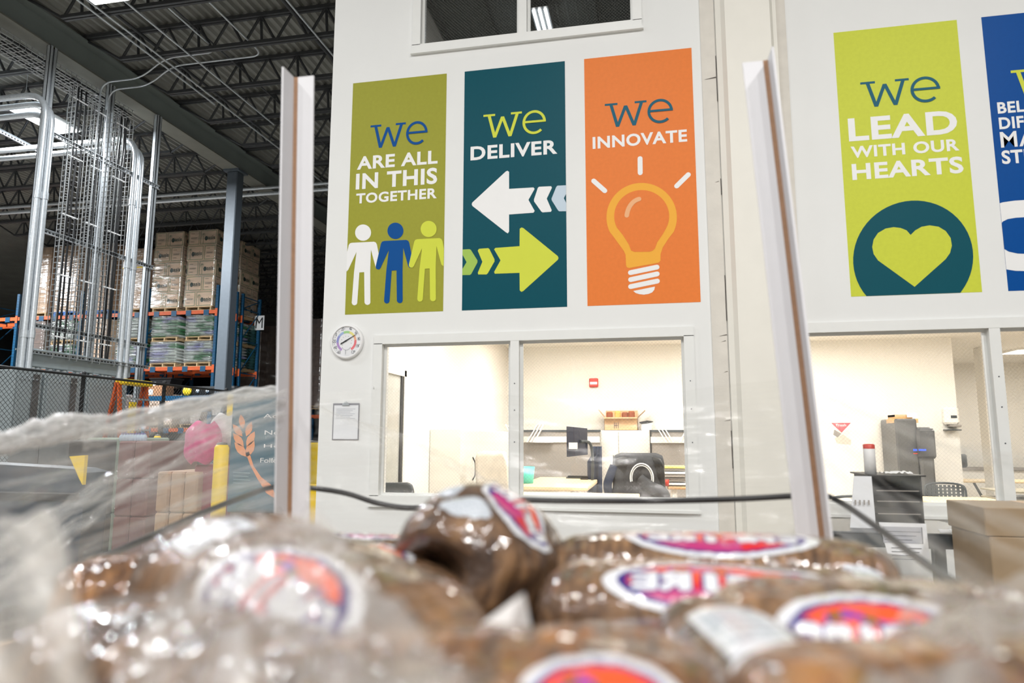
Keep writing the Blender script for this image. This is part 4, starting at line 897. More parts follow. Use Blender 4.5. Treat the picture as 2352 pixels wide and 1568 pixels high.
# cable basket trays
def basket(label, a, b, wdir, wd, dp, ddir, step=.1, nw=5, cables=0):
    a, b = Vector(a), Vector(b); n = (b-a).normalized(); ln = (b-a).length; wdir, ddir = Vector(wdir), Vector(ddir)
    t = thing('cable_tray', label, 'cable tray', tuple(a)); m_ = MB()
    for k in range(nw): o = wdir*(wd*(k/(nw-1)-.5)); m_.tube([a+o, b+o], .007, 4)
    for s in (-.5, .5):
        for f in (.5, 1): o = wdir*wd*s+ddir*dp*f; m_.tube([a+o, b+o], .007, 4)
    k = 0.
    while k < ln:
        p = a+n*k; m_.tube([p-wdir*wd/2+ddir*dp, p-wdir*wd/2, p+wdir*wd/2, p+wdir*wd/2+ddir*dp], .006, 4); k += step
    m_.build('wire_basket', WIRE, t, kind='stuff')
    for k in range(cables):
        o = wdir*(wd*(.1+.8*k/max(1, cables-1)-.5))+ddir*(.035+.02*(k % 2))
        pts = [a+o+n*(ln*i/14)+wdir*.008*sin(i*1.9+k)+ddir*.006*cos(i*2.3+k) for i in range(15)]
        MB().tube(pts, .019, 6).build('cable', CABLE, t)
        tie = MB()
    if cables:
        tie = MB(); k = .4
        while k < ln: p = a+n*k; tie.obox(p+ddir*.07, wdir*wd*.48, n*.012, ddir*.004); k += 1.1
        tie.build('cable_tie', WHITE, t, kind='stuff')
for px, py1, pt, nc, lb in ((118, 700, (155, 190), 4, 'wire basket cable tray standing left of the middle post, nearest the left post'), (174, 700, (208, 235), 3, 'wire basket cable tray standing in the middle with a thin conduit before it'), (227, 700, (262, 262), 5, 'wire basket cable tray packed with black cables right of the middle post')):
    q = L(px, 700); zt = L(*pt).z; basket(lb, (EX+.02, q.y+.12, 2.85), (EX+.02, q.y+.12, zt), (0, 1, 0), .36, .16, (1, 0, 0), .1, 5, nc)
zh = P(20, 110, X=EX-.35).z
basket('horizontal wire basket cable tray hung below the girder', (EX-.4, 4, zh), (EX-.4, P(285, 250, X=EX-.4).y, zh), (1, 0, 0), .5, .14, (0, 0, 1), .12, 7, 4)
# pipe runs crossing behind
for zz, yy, r, lb in ((P(300, 455, Y=16.6).z, 16.6, .045, 'upper long pipe crossing low under the roof behind the conduits'), (P(300, 468, Y=16.6).z, 16.6, .05, 'lower long pipe crossing low under the roof behind the conduits')):
    o = MB().tube([(-40, yy, zz), (-4, yy, zz)], r, 10).build('pipe_run', GALV); tag(o, lb, 'pipe')
q = P(60, 322, Y=12.4); strut('strut_rail', 'bright slotted strut hanging at the left picture edge', P(-20, 290, X=-13.5), P(90, 347, X=-13.5), .09, 'rail')

# switchgear cabinets and ladder of the electrical yard
for k, (pa, pb, M, lb) in enumerate(((28, 92, PANEL, 'first grey switchgear cabinet behind the chain fence, at the left'), (98, 190, PANEL, 'second grey switchgear cabinet behind the dark fence post'), (196, 288, PANEL, 'third grey switchgear cabinet nearest the orange ladder'))):
    X = -9.9; ya, yb = P(pa, 930, X=X).y, P(pb, 930, X=X).y; zt = P(190, 864, X=X).z
    t = thing('switchgear_cabinet', lb, 'cabinet', (X-.3, (ya+yb)/2, 0)); MB().rbox((X-.7, ya, 0), (X, yb, zt), .01).build('body', M, t)
    ym = ya+(yb-ya)*.62; MB().rbox((X, ya+.04, .15), (X+.02, ym-.03, zt-.08), .006).build('door', PANEL, t); MB().rbox((X, ym+.01, .1), (X+.012, ym+.14, zt-.05), .004).build('dark_strip', PANELD, t)
    MB().tube([(X+.02, ym-.12, 1.2), (X+.06, ym-.12, 1.2), (X+.06, ym-.12, 1.45), (X+.02, ym-.12, 1.45)], .012, 6).build('handle', STEELD, t)
    b = MB()
    for s in range(5): b.tube([(X, ya+(yb-ya)*(.2+.14*s), zt-.14), (X+.03, ya+(yb-ya)*(.2+.14*s), zt-.14)], .014, 6)
    b.build('rivet', GALV, t)
# chain-link fence, plane parallel to the depth of the hall
FX = -8.4; fy0, fy1, fz = 5.0, 14.6, 2.42
t = thing('chain_link_fence', 'black chain-link fence closing off the electrical yard', 'fence', (FX, 10, 0))
m_ = MB(); p_ = .0509; s_ = p_*2**.5; H_ = fz-.05; n = int((fy1-fy0+H_)/s_)
for k in range(n):
    y = fy0+k*s_
    for sg in (1, -1):
        # wire rising forward (sg=1) or backward (sg=-1)
        ya, za, yb, zb = (y-H_, .05, y, fz) if sg == 1 else (y, .05, y-H_, fz)
        def clampy(ya, za, yb, zb):
            if ya > yb: ya, za, yb, zb = yb, zb, ya, za
            sl = (zb-za)/(yb-ya)
            if ya < fy0: za += (fy0-ya)*sl; ya = fy0
            if yb > fy1: zb -= (yb-fy1)*sl; yb = fy1
            return (ya, za, yb, zb) if yb-ya > .02 else None
        c = clampy(ya, za, yb, zb)
        if c: m_.tube([(FX+.003*sg, c[0], c[1]), (FX+.003*sg, c[2], c[3])], .0034, 3, cap=False)
m_.build('chain_link_mesh', BLKM, t, kind='stuff')
MB().tube([(FX, fy0, fz), (FX, fy1, fz)], .021, 8).build('top_rail', BLKM, t); MB().tube([(FX, fy0, .06), (FX, fy1, .06)], .012, 8).build('bottom_wire', BLKM, t)
for y in (5.2, P(193, 900, X=FX).y, P(380, 900, X=FX).y, 12.6, 14.55): 
    o = MB().tube([(FX-.03, y, 0), (FX-.03, y, fz+.03)], .03, 8).lathe([(.034, fz+.03), (.03, fz+.06), (0, fz+.075)], (FX-.03, y, 0), 8).build('fence_post', BLKM, t)
X = -9.3; ya, yb = P(283, 920, X=X).y, P(322, 920, X=X).y; zt = P(300, 880, X=X).z
t = thing('step_ladder', 'orange step ladder with yellow top beside the switchgear', 'ladder', (X, (ya+yb)/2, 0)); LO = c_mat('ladder_orange', 214, 96, 44, rough=.45)
for y, dy in ((ya, -.25), (yb, .25)): MB().obox((X+.12, y+dy*.5, zt/2), (.12, dy*.0, -zt/2), (.02, 0, 0), (0, .035, 0)).build('front_rail', LO, t); MB().obox((X-.25, y+dy*.5, zt/2), (-.2, 0, -zt/2), (.02, 0, 0), (0, .035, 0)).build('rear_rail', LO, t)
MB().rbox((X-.08, ya-.15, zt-.04), (X+.14, yb+.15, zt+.06), .02).build('top_cap', YEL, t)
for k in range(7): f_ = k/7; MB().box((X+.02+.2*f_, ya-.12, zt-.3-.28*k), (X+.1+.2*f_, yb+.12, zt-.27-.28*k)).build('step', GALV, t)
MB().rbox((X+.16, ya-.05, .6), (X+.2, ya+.1, zt-.35), .005).build('caution_strip', YEL, t)

# ================================================================== PALLET RACK
RY = 20.5
ux = [P(px, 850, Y=RY).x for px in (-250, -62, 122, 304, 490)]; ux = [ux[4]-2.66*(4-i) for i in range(5)]
zb1, zb2, zb0 = P(300, 722, Y=RY).z, P(300, 848, Y=RY).z, 1.75
RT_ = thing('pallet_rack', 'blue and orange pallet rack holding wrapped loads beyond the fence', 'rack', (ux[2], RY, 0))
um = {}
def upright(x, y, h):
    if h not in um:
        b = MB(); b.box((-.05, -.035, 0), (.05, -.03, h)).box((-.05, -.03, 0), (-.045, .04, h)).box((.045, -.03, 0), (.05, .04, h)); k = .3
        while k < h: 
            for s in (-.02, .02): b.box((s-.009, -.0365, k), (s+.009, -.0345, k+.022), mi=1)
            k += .1
        um[h] = b.mesh('upright', [RBLUE, BLK])
    o = link('upright', um[h], RT_); o.location = Vector((x, y, 0))-Vector(RT_.location)
HU = P(490, 655, Y=RY).z
ys = (RY, RY+1.1, RY+1.45, RY+2.55)
for x in ux:
    for y in ys: upright(x, y, HU)
    for y0, y1 in ((ys[0], ys[1]), (ys[2], ys[3])):
        k = 0; z = .3
        while z < HU-.2:
            zz = min(z+1.15, HU-.1); MB().tube([(x, y0, z), (x, y1, zz)], .02, 4).build('frame_brace', RBLUE, RT_); MB().tube([(x, y0, zz), (x, y1, zz)], .02, 4).build('frame_tie', RBLUE, RT_); z = zz+.0
            k += 1
bm_, cm_, km_ = {}, None, None
bl = 2.66-.1
BEAM = MB().box((-bl/2, -.025, -.07), (bl/2, .025, .05)).box((-bl/2, -.028, .03), (bl/2, -.02, .052)).mesh('beam', RORNG)
CONN = MB().box((-.045, -.045, -.16), (.045, -.036, .1)).mesh('beam_connector', RORNG); CLIP = MB().box((-.1, -.035, -.12), (.1, -.028, .06)).mesh('clip_plate', RBLUE)
for i in range(4):
    xm = (ux[i]+ux[i+1])/2
    for y in ys:
        for z in (zb1, zb2, zb0):
            o = link('beam', BEAM, RT_); o.location = Vector((xm, y, z))-Vector(RT_.location)
            for x in (ux[i], ux[i+1]):
                c_ = link('beam_connector', CONN, RT_); c_.location = Vector((x+(.0), y, z))-Vector(RT_.location)
            if y in (ys[0], ys[2]):
                for s in (-.95, -.28, .28, .95): c_ = link('clip_plate', CLIP, RT_); c_.location = Vector((xm+s, y, z))-Vector(RT_.location)
    for z in (zb1, zb2, zb0):
        for s in (-.95, -.28, .28, .95):
            for (a, b) in ((ys[0], ys[1]), (ys[2], ys[3])): MB().box((xm+s-.03, a, z+.01), (xm+s+.03, b, z+.05)).build('crossbar', RBLUE, RT_)
c = P(596, 742, Y=ys[3]); t = thing('aisle_sign', 'white aisle sign with a black letter M on the rack end', 'sign', tuple(c))
MB().box((ux[4]+.06, ys[3]-.2, c.z-.34), (ux[4]+.075, ys[3]-.19, c.z-.34))
sx = P(585, 742, Y=ys[3]-.06).x; sx1 = P(607, 742, Y=ys[3]-.06).x; MB().box((sx, ys[3]-.08, c.z-.27), (sx1, ys[3]-.06, c.z+.27)).build('plate', WHITE, t)
b = MB(); put_text(b, 'M', (sx+.05, ys[3]-.082, c.z-.2), (sx1-sx-.1, 0, 0), (0, 0, .4), .0); b.build('lettering', BLK, t)
# --- pallets and loads
DB = MB().box((-.5, -.05, 0), (.5, .05, .02)).mesh('deck_board', WOODP); ST = MB().box((-.02, -.6, 0), (.02, .6, .09)).mesh('stringer', WOODP); BP = MB().rbox((-.5, -.6, 0), (.5, .6, .14), .03)
def pallet(t, x, y, z, blue=False):
    """under the load whose root is t; returns top height"""
    o3 = Vector(t.location)
    if blue:
        b = MB()
        for dx in (-.44, 0, .44): b.box((x+dx-.06, y-.6, z), (x+dx+.06, y+.6, z+.1))
        b.box((x-.5, y-.6, z+.1), (x+.5, y+.6, z+.14)); b.build('pallet', BLUEP, t); return z+.14
    pr = MB().box((x-.48, y-.6, z+.02), (x-.44, y+.6, z+.11)).build('pallet', WOODP, t)
    for dx in (0, .46): o = link('stringer', ST, pr); o.location = Vector((x+dx, y, z+.02))-o3
    for dy in (-.55, -.28, 0, .28, .55): o = link('deck_board', DB, pr); o.location = Vector((x, y+dy, z+.11))-o3
    for dy in (-.55, 0, .55): o = link('deck_board', DB, pr); o.location = Vector((x, y+dy, z))-o3
    return z+.13
# print on one carton face, in carton-face units (w x h), facing -Y
def oasis_print(w_, h_, logo):
    b = MB(); y = -.002; e = .024; q = .03
    for (x0, x1, z0, z1) in ((q, w_-q, q, q+e*.6), (q, w_-q, h_-q-e*.6, h_-q), (q, q+e*.6, q, h_-q), (w_-q-e*.6, w_-q, q, h_-q)): b.poly([(x0, y, z0), (x1, y, z0), (x1, y, z1), (x0, y, z1)])
    if logo:
        put_text(b, 'asis', (w_*.47, y, h_*.34), (w_*.42, 0, 0), (0, 0, h_*.25), .02, mi=1)
        cx, cz = w_*.37, h_*.43
        b.poly([(cx+h_*.12*cos(a), y, cz+h_*.15*sin(a)) for a in np.linspace(0, 2*pi, 15)[:-1]], mi=1)
        px_, pz = w_*.2, h_*.74
        b.tube([(px_+w_*.0, y, q), (px_-.005, y, h_*.4), (px_, y, pz)], .007, 4, mi=2)
        for a in (-20, 25, 70, 120, 165, 205): pts = [(px_+k*w_*.055*cos(rad(a)), y, pz+k*h_*.075*sin(rad(a))-k*k*h_*.03) for k in (0, 1, 2)]; b.tube(pts, .005, 4, mi=2)
        b.poly([(w_*.5, y, h_*.29), (w_*.8, y, h_*.29), (w_*.8, y, h_*.305), (w_*.5, y, h_*.305)], mi=1)
    else:
        for z, l in ((.76, .3), (.5, .55), (.44, .5), (.24, .3)): b.poly([(w_*.22, y, h_*z), (w_*(.22+l), y, h_*z), (w_*(.22+l), y, h_*z+.012), (w_*.22, y, h_*z+.012)], mi=1)
    return b
GM = c_mat('palm_print', 118, 128, 100)
PRM = {}
def carton_print(t, parent, x, y, z, w_, h_, logo, right=False):
    k = (round(w_, 3), round(h_, 3), logo, right)
    if k not in PRM:
        b = oasis_print(w_, h_, logo)
        if right: b.v = [(-p[1], p[0], p[2]) for p in b.v]
        PRM[k] = b.mesh('print', [GRN, DGRN, GM])
    o = link('print', PRM[k], parent); o.location = Vector((x, y, z))-Vector(t.location)-Vector(parent.location); return o
CT = {}
def carton(t, x0, y0, z0, w_, d_, h_, M, name='carton'):
    k = (round(w_, 3), round(d_, 3), round(h_, 3), M.name)
    if k not in CT: CT[k] = MB().rbox((.003, .003, .003), (w_-.003, d_-.003, h_-.002), .008).mesh(name, M)
    o = link(name, CT[k], t); o.location = Vector((x0, y0, z0))-Vector(t.location); return o
def wrapfilm(t, x, y, z0, z1, w_=1.0, d_=1.2):
    b = MB()
    def sh(u, v):
        p = u*4; x0, x1, y0, y1 = x-w_/2-.006, x+w_/2+.006, y-d_/2-.006, y+d_/2+.006; n_ = .012*noise.noise((u*13, v*9, x))
        if p < 1: q = (x0+(x1-x0)*p, y0-abs(n_))
        elif p < 2: q = (x1+abs(n_), y0+(y1-y0)*(p-1))
        elif p < 3: q = (x1-(x1-x0)*(p-2), y1)
        else: q = (x0-abs(n_), y1-(y1-y0)*(p-3))
        return (q[0], q[1], z0+(z1-z0)*v)
    b.grid(sh, 32, 10); b.build('stretch_wrap', WRAP, t)
def oasis_load(label, xc, y, z, layers=5):
    t = thing('wrapped_pallet_load', label, 'pallet load', (xc, y, z), 'wrapped carton loads on the rack'); zt = pallet(t, xc, y, z); h_ = .535; w1, w2 = .65, .45
    for k in range(layers):
        z0 = zt+k*h_; s = -1 if k == 0 else 1; fl = k % 2; dx = .05*((k % 3)-1)*.4
        ws = (w1, w2) if fl else (w2, w1); x0 = xc-.55+dx
        for w_ in ws:
            o = carton(t, x0, y-.6, z0, w_, .4 if w_ == w2 else .6, h_, CARD); carton_print(t, o, x0, y-.602, z0, w_, h_, w_ == w1)
            dd = .4 if w_ == w2 else .6; yy = y-.6+dd
            x_last, first_d = x0, dd; x0 += w_
        # right side: cartons behind the front row
        yy = y-.6
        d_s = [.4, .4, .4] if ws[1] == w2 else [.6, .6]
        for j, d_ in enumerate(d_s):
            if j: o = carton(t, xc+.55+dx-ws[1], yy, z0, ws[1], d_, h_, CARD)
            else: o = t.children[-2] if False else o
            carton_print(t, o, xc+.55+dx+.003, yy, z0, d_, h_, d_ == .6, right=True); yy += d_
        carton(t, xc-.55+dx, y-.6+first_d+.21, z0, 1.08-ws[1], .58 if first_d+.79 < 1.25 else .38, h_, CARD)
    wrapfilm(t, xc, y, zt+.02, zt+layers*h_+.01, 1.12)
    return t
zl1 = zb1+.05; zl2 = zb2+.05; zl0 = zb0+.05
oasis_load('wrapped pallet of green-framed cartons on the top shelf, nearest the rack end', ux[4]-.70, RY+.58, zl1)
oasis_load('wrapped pallet of green-framed cartons behind the rack end, rear row', ux[4]-.70, RY+2.05, zl1)
oasis_load('wrapped pallet of green-framed cartons, second from the rack end', ux[3]+.68, RY+.58, zl1)
def plain_load(label, xc, y, z, nx, layers, h_, M, blue=False, d_=1.2, w_=1.0, tape=None, grp='wrapped carton loads on the rack', wrap=True):
    t = thing('wrapped_pallet_load', label, 'pallet load', (xc, y, z), grp); zt = pallet(t, xc, y, z, blue)
    for k in range(layers):
        for i in range(nx):
            for j in range(2): carton(t, xc-w_/2+i*w_/nx+(.004*(k % 2)), y-d_/2+j*d_/2, zt+k*h_, w_/nx, d_/2, h_, M)
    if wrap: wrapfilm(t, xc, y, zt+.02, zt+layers*h_+.01, w_, d_)
    if tape: MB().box((xc-w_/2-.016, y-d_/2-.016, zt+tape), (xc+w_/2+.016, y+d_/2+.016, zt+tape+.04)).build('yellow_band', YEL, t)
plain_load('brown wrapped pallet with a yellow band on the top shelf behind the twin conduits', ux[3]-.62, RY+.58, zl1, 3, 5, .43, CARDB, tape=1.45)
plain_load('brown wrapped pallet on a blue pallet, top shelf behind the middle cable tray', ux[2]+.7, RY+.58, zl1, 3, 6, .4, CARDB, blue=True)
plain_load('brown wrapped pallet on the top shelf behind the left strut post', ux[2]-.66, RY+.58, zl1, 4, 6, .4, CARDB, blue=True)
plain_load('brown wrapped pallet on the top shelf at the left picture edge', ux[1]+.72, RY+.58, zl1, 3, 6, .4, CARDB)
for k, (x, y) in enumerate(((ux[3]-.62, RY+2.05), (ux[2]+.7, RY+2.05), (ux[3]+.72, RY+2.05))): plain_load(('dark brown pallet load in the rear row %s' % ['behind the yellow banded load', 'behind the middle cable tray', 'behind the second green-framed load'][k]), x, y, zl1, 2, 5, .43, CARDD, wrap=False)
BAGM = [c_mat('bag_white', 214, 220, 216, rough=.25, bump=.4, bscale=14, var=.08), c_mat('bag_green', 58, 142, 84, rough=.3, bump=.4, bscale=14, var=.2), c_mat('bag_violet', 176, 176, 214, rough=.25, bump=.4, bscale=14, var=.12), c_mat('bag_darkgreen', 52, 92, 86, rough=.3, bump=.4, bscale=14, var=.25)]
BG = {}
def bag_load(label, xc, y, z, layers=7):
    t = thing('bag_pallet_load', label, 'pallet load', (xc, y, z), 'wrapped bag loads on the middle shelf'); zt = pallet(t, xc, y, z); h_ = .105
    random.seed(int(xc*100)+int(z*10))
    for k in range(layers):
        n_ = 2+(k % 2); x0 = xc-.5
        for i in range(n_):
            w_ = 1.0/n_; M = random.choice((BAGM[0], BAGM[0], BAGM[2], BAGM[1], BAGM[0]))
            kk = (n_, M.name)
            if kk not in BG:
                BG[kk] = MB().grid(lambda u, v: ((.5+(w_*.52)*(cos(u*2*pi)))*1-.5, 0, 0) if False else (w_/2+w_*.52*math.copysign(abs(cos(v*2*pi))**.5, cos(v*2*pi)), -.02+.64*u, h_/2+h_*.56*math.copysign(abs(sin(v*2*pi))**.6, sin(v*2*pi))*(.25+.75*sin(pi*min(1, max(0, u*1.0)))**.4)), 6, 14).mesh('bag', M)
            o = link('bag', BG[kk], t); o.location = Vector((x0+i*w_+random.uniform(-.02, .02), y-.6, zt+k*h_))-Vector(t.location)
        kk = ('side', k % 2)
        if kk not in BG: BG[kk] = MB().grid(lambda u, v: (-.0+.5*u, .29+.29*math.copysign(abs(cos(v*2*pi))**.5, cos(v*2*pi)), h_/2+h_*.56*math.copysign(abs(sin(v*2*pi))**.6, sin(v*2*pi))), 2, 14).add([(.5, .29+.29*cos(a), h_/2+.5*h_*sin(a)) for a in np.linspace(0, 2*pi, 13)[:-1]], [tuple(range(12))]).mesh('bag', BAGM[3])
        for i in range(2): o = link('bag', BG[kk], t); o.location = Vector((xc+i*.0+.02, y+.03+(0 if k % 2 else .02), zt+k*h_))-Vector(t.location); o.location.x += -.52*i
    wrapfilm(t, xc, y, zt+.02, zt+layers*h_)
    return zt+layers*h_+.02
for xc, lb in ((ux[4]-.62, 'nearest the rack end'), (ux[3]+.74, 'second from the rack end'), (ux[3]-.62, 'behind the twin conduits'), (ux[2]-.66, 'behind the left post')):
    zz = bag_load('green and white bag pallet, lower of two, '+lb, xc, RY+.58, zl2); bag_load('green and white bag pallet, upper of two, '+lb, xc, RY+.58, zz)
for xc, lb in ((ux[4]-.62, 'behind the rack end'),): 
    zz = bag_load('lower bag pallet in the rear row, middle shelf, '+lb, xc, RY+2.05, zl2); bag_load('upper bag pallet in the rear row, middle shelf, '+lb, xc, RY+2.05, zz)
plain_load('tan wrapped carton load on the middle shelf behind the thin conduits', ux[2]+.68, RY+.58, zl2, 2, 4, .4, CARD)
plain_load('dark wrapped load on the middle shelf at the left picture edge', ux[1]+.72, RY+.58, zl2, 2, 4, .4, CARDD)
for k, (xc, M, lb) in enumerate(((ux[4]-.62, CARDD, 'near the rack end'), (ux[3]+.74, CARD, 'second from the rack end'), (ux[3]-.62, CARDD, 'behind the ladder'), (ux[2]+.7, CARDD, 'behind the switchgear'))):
    plain_load('low carton load on the bottom rack shelf '+lb, xc, RY+.58, zl0, 3, 3, .33, M, grp='bottom shelf loads')
    plain_load('carton load on the floor under the rack '+lb, xc, RY+.58, 0, 3, 3, .4, M, grp='floor loads under the rack')
# farther stacks past the rack end
for k, (px0, px1, Y, zt_py, lb) in enumerate(((560, 600, 27, 760, 'dark shrink-wrapped stack just past the letter sign, left one'), (602, 660, 27.5, 748, 'dark shrink-wrapped stack past the letter sign, beside the white post'), (690, 760, 27.5, 735, 'dark shrink-wrapped stack between the white post and the office corner'))):
    xa, xb = P(px0, 800, Y=Y).x, P(px1, 800, Y=Y).x; zt = P(620, zt_py, Y=Y).z; n_ = max(1, int((xb-xa)/1.02))
    h_ = .42; la = int((zt-2.6)/h_)
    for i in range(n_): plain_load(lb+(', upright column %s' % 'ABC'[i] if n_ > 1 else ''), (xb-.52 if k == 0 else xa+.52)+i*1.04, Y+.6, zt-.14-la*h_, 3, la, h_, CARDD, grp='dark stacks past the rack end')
t = thing('pallet_rack', 'orange far rack beam level under the dark stacks past the rack end', 'rack', (-13, 27.5, 0))
for z in (2.45,): MB().box((-17.5, 27.2, z-.12), (-8, 27.28, z)).build('beam', RORNG, t); MB().box((-17.5, 28.4, z-.12), (-8, 28.48, z)).build('beam', RORNG, t)
for x in (-17.4, -14.7, -12, -9.3): MB().box((x-.05, 27.2, 0), (x+.05, 27.29, 6)).build('upright', RBLUE, t); MB().box((x-.05, 28.4, 0), (x+.05, 28.49, 6)).build('upright', RBLUE, t)

# ================================================================== YARD CLUTTER BEHIND THE FENCE AND FILM
def at(px, py, Y): return P(px, py, Y=Y)
Y = 16.5; a, e = at(330, 912, Y), at(480, 960, Y)
t = thing('work_bench', 'blue steel work bench behind the fence', 'bench', ((a.x+e.x)/2, Y, 0)); MB().box((a.x, Y, a.z-.1), (e.x+1, Y+.06, a.z)).build('front_rail', RBLUE, t); MB().box((a.x, Y, a.z), (e.x+1, Y+1, a.z+.03)).build('top', RBLUE, t)
for x in (a.x+.05, e.x, e.x+.95): MB().box((x-.06, Y, 0), (x+.06, Y+.1, a.z)).build('leg', RBLUE, t)
MB().box((a.x, Y, a.z-.4), (e.x+1, Y+.06, a.z-.34)).build('lower_rail', RBLUE, t)
zz = a.z+.03; a, e = at(420, 888, Y+.3), at(478, 912, Y+.3)
t = thing('motor_unit', 'black machine with a yellow hub on the blue bench', 'machine', ((a.x+e.x)/2, Y+.3, zz)); MB().rbox((a.x, Y+.2, zz), (e.x+.9, Y+.8, a.z), .06).build('body', BLKM, t)
c = at(418+5, 902, Y+.18); MB().lathe([(0, .0), (.13, .0), (.13, .04), (0, .045)], (e.x-.55, Y+.15, (zz+a.z)/2), 16, axis='y').build('hub', YEL, t)
for k in (1, 2): MB().lathe([(0, 0), (.05, 0), (.05, .03)], (e.x-.55+.3*k, Y+.17, (zz+a.z)/2), 12, axis='y').build('knob', GALV, t)
a, e = at(340, 886, Y+.3), at(376, 912, Y+.3); t = thing('pattern_carton', 'busy printed carton on the blue bench', 'box', ((a.x+e.x)/2, Y+.3, zz)); MB().rbox((a.x, Y+.2, zz), (e.x, Y+.7, a.z), .01).build('body', c_mat('carton_speckle', 176, 130, 96, var=.5, scale=60), t); MB().box((a.x+.1, Y+.195, zz+.05), (a.x+.25, Y+.2, zz+.2)).build('shipping_label', WHITE, t)
Y2 = 17.2; a, e = at(345, 868, Y2), at(393, 888, Y2); t = thing('black_tote', 'black open plastic tote with a white label on a post behind the bench', 'tote', ((a.x+e.x)/2, Y2, e.z))
MB().prism([(a.x+.05, Y2, e.z), (e.x-.08, Y2, e.z), (e.x, Y2, a.z), (a.x, Y2, a.z)], (0, .5, 0)).build('body', BLK, t); MB().box((a.x+.1, Y2-.01, e.z+.04), (a.x+.2, Y2, e.z+.14)).build('label_card', WHITE, t); MB().rbox((a.x-.02, Y2-.03, a.z-.03), (e.x+.03, Y2+.52, a.z), .01).build('rim', BLK, t)
MB().box((a.x+.2, Y2+.2, 0), (a.x+.3, Y2+.3, e.z)).build('stand', STEELD, t)

def bollard(label, px, ytop, Y, r, zlo=0):
    c = at(px, ytop, Y); t = thing('bollard', label, 'bollard', (c.x, Y, 0)); MB().lathe([(r, 0), (r, c.z-.03), (r*.8, c.z-.005), (0, c.z)], (c.x, Y, 0), 20).build('sleeve', YEL, t); MB().lathe([(r*.75, c.z-.006), (r*.7, c.z+.012), (0, c.z+.02)], (c.x, Y, 0), 16).build('cap', c_mat('cap_grey', 120, 116, 110), t)
bollard('big yellow bollard just left of the left white corner post', 510, 1020, 5.6, .062); bollard('slim yellow bollard farther back, left of the pink bag', 362, 1000, 9, .05); bollard('yellow bollard behind the sign near the fence end', 532, 905, 12, .07)
bollard('yellow bollard between the left white corner post and the office corner', 716, 1015, 7.2, .11)
c = at(724, 1112, 6.0); t = thing('floor_marker', 'yellow floor sign standing against the office corner behind the strap', 'sign', (c.x, 6, 0)); a, e = at(706, 1112, 6), at(739, 1200, 6); MB().rbox((a.x, 6, 0), (e.x, 6.03, a.z), .006).build('board', YEL, t)
# teal information sign with a wheat ear
Y = 6.4; a, e = at(535, 905, Y), at(690, 1180, Y); 
t = thing('information_sign', 'teal information sign with a big orange wheat ear, behind the plastic film', 'sign', ((a.x+e.x)/2, Y, e.z)); x0, x1, z0, z1 = a.x, e.x, e.z, a.z
MB().rbox((x0, Y, z0), (x1, Y+.03, z1), .01).build('panel', TEALS, t)
MB().box(((x0+x1)/2-.03, Y+.03, 0), ((x0+x1)/2+.03, Y+.07, z1-.1)).build('stand', STEELD, t)
S = lambda px, py: (at(px, py, Y).x, Y-.003, at(px, py, Y).z)
b = MB()
for cx, cy, a_, l in ((556, 968, 100, 17), (546, 988, 128, 18), (572, 985, 70, 18), (548, 1010, 128, 20), (576, 1008, 62, 20), (553, 1032, 130, 22), (575, 1030, 65, 22)):
    u = Vector((cos(rad(a_)), -sin(rad(a_)))); v = Vector((-u.y, u.x)); b.poly([S(cx+u.x*l*k+v.x*l*.42*w_, cy+u.y*l*k+v.y*l*.42*w_) for k, w_ in ((-1, 0), (-.5, .75), (0, 1), (.5, .7), (1, 0), (.5, -.7), (0, -1), (-.5, -.75))])
b.poly([S(*q) for q in ((565, 1040), (572, 1036), (583, 1070), (600, 1095), (622, 1112), (640, 1150), (612, 1132), (592, 1100), (575, 1068))]); b.build('wheat_ear', WHEAT, t)
b = MB()
for tx, px, py, w_ in (('YOU!', 560, 920, 36), ('Acce', 605, 960, 60), ('Need', 608, 998, 60), ('Help', 606, 1030, 60), ('Follow us', 598, 1062, 80)):
    p = S(px, py); q = S(px+w_, py-10); put_text(b, tx, p, (q[0]-p[0], 0, 0), (0, 0, abs(q[2]-p[2])), 0)
b.build('lettering', WHITE, t)
b = MB()
for k in range(5): p = S(536, 1085+8*k); q = S(575-4*(k % 2), 1087+8*k); b.poly([p, q, (q[0], p[1], q[2]+.006), (p[0], p[1], p[2]+.006)])
b.build('small_print', c_mat('print_pale_teal', 150, 178, 186), t)
# pallets of goods seen through the film
def loose_load(label, pa, pb, Y, d_, M, nx, nz, cat='pallet load', z0=0.):
    a, e = at(*pa, Y), at(*pb, Y); t = thing('stacked_goods', label, cat, ((a.x+e.x)/2, Y+d_/2, z0)); w_ = e.x-a.x; h_ = (a.z-z0)
    for i in range(nx):
        for k in range(nz): MB().rbox((a.x+w_*i/nx+.004, Y, z0+h_*k/nz+.003), (a.x+w_*(i+1)/nx-.004, Y+d_, z0+h_*(k+1)/nz-.003), .02).build('carton', M, t)
    return t
loose_load('pale green cartons stacked behind the plastic film', (198, 1004), (268, 1110), 8.2, 1, c_mat('carton_palegreen', 168, 184, 168), 2, 3)
loose_load('mauve brown cartons with bottles on top behind the film', (272, 1012), (341, 1090), 8.0, 1, c_mat('carton_mauve', 138, 104, 100), 2, 3)
zt = at(300, 1012, 8.0).z
for k in range(9):
    x = at(280+6.6*k, 1000, 8.15).x; t = thing('water_bottle', 'small clear bottle with violet cap on the mauve cartons, %s from the left' % ORD[k], 'bottle', (x, 8.15, zt), 'bottles on the mauve cartons'); MB().lathe([(.025, zt), (.03, zt+.01), (.03, zt+.06), (.012, zt+.085)], (x, 8.15, 0), 10).build('body', PPALE, t); MB().lathe([(.014, zt+.085), (.014, zt+.1), (0, zt+.1)], (x, 8.15, 0), 8).build('cap', c_mat('cap_violet', 112, 96, 170), t)
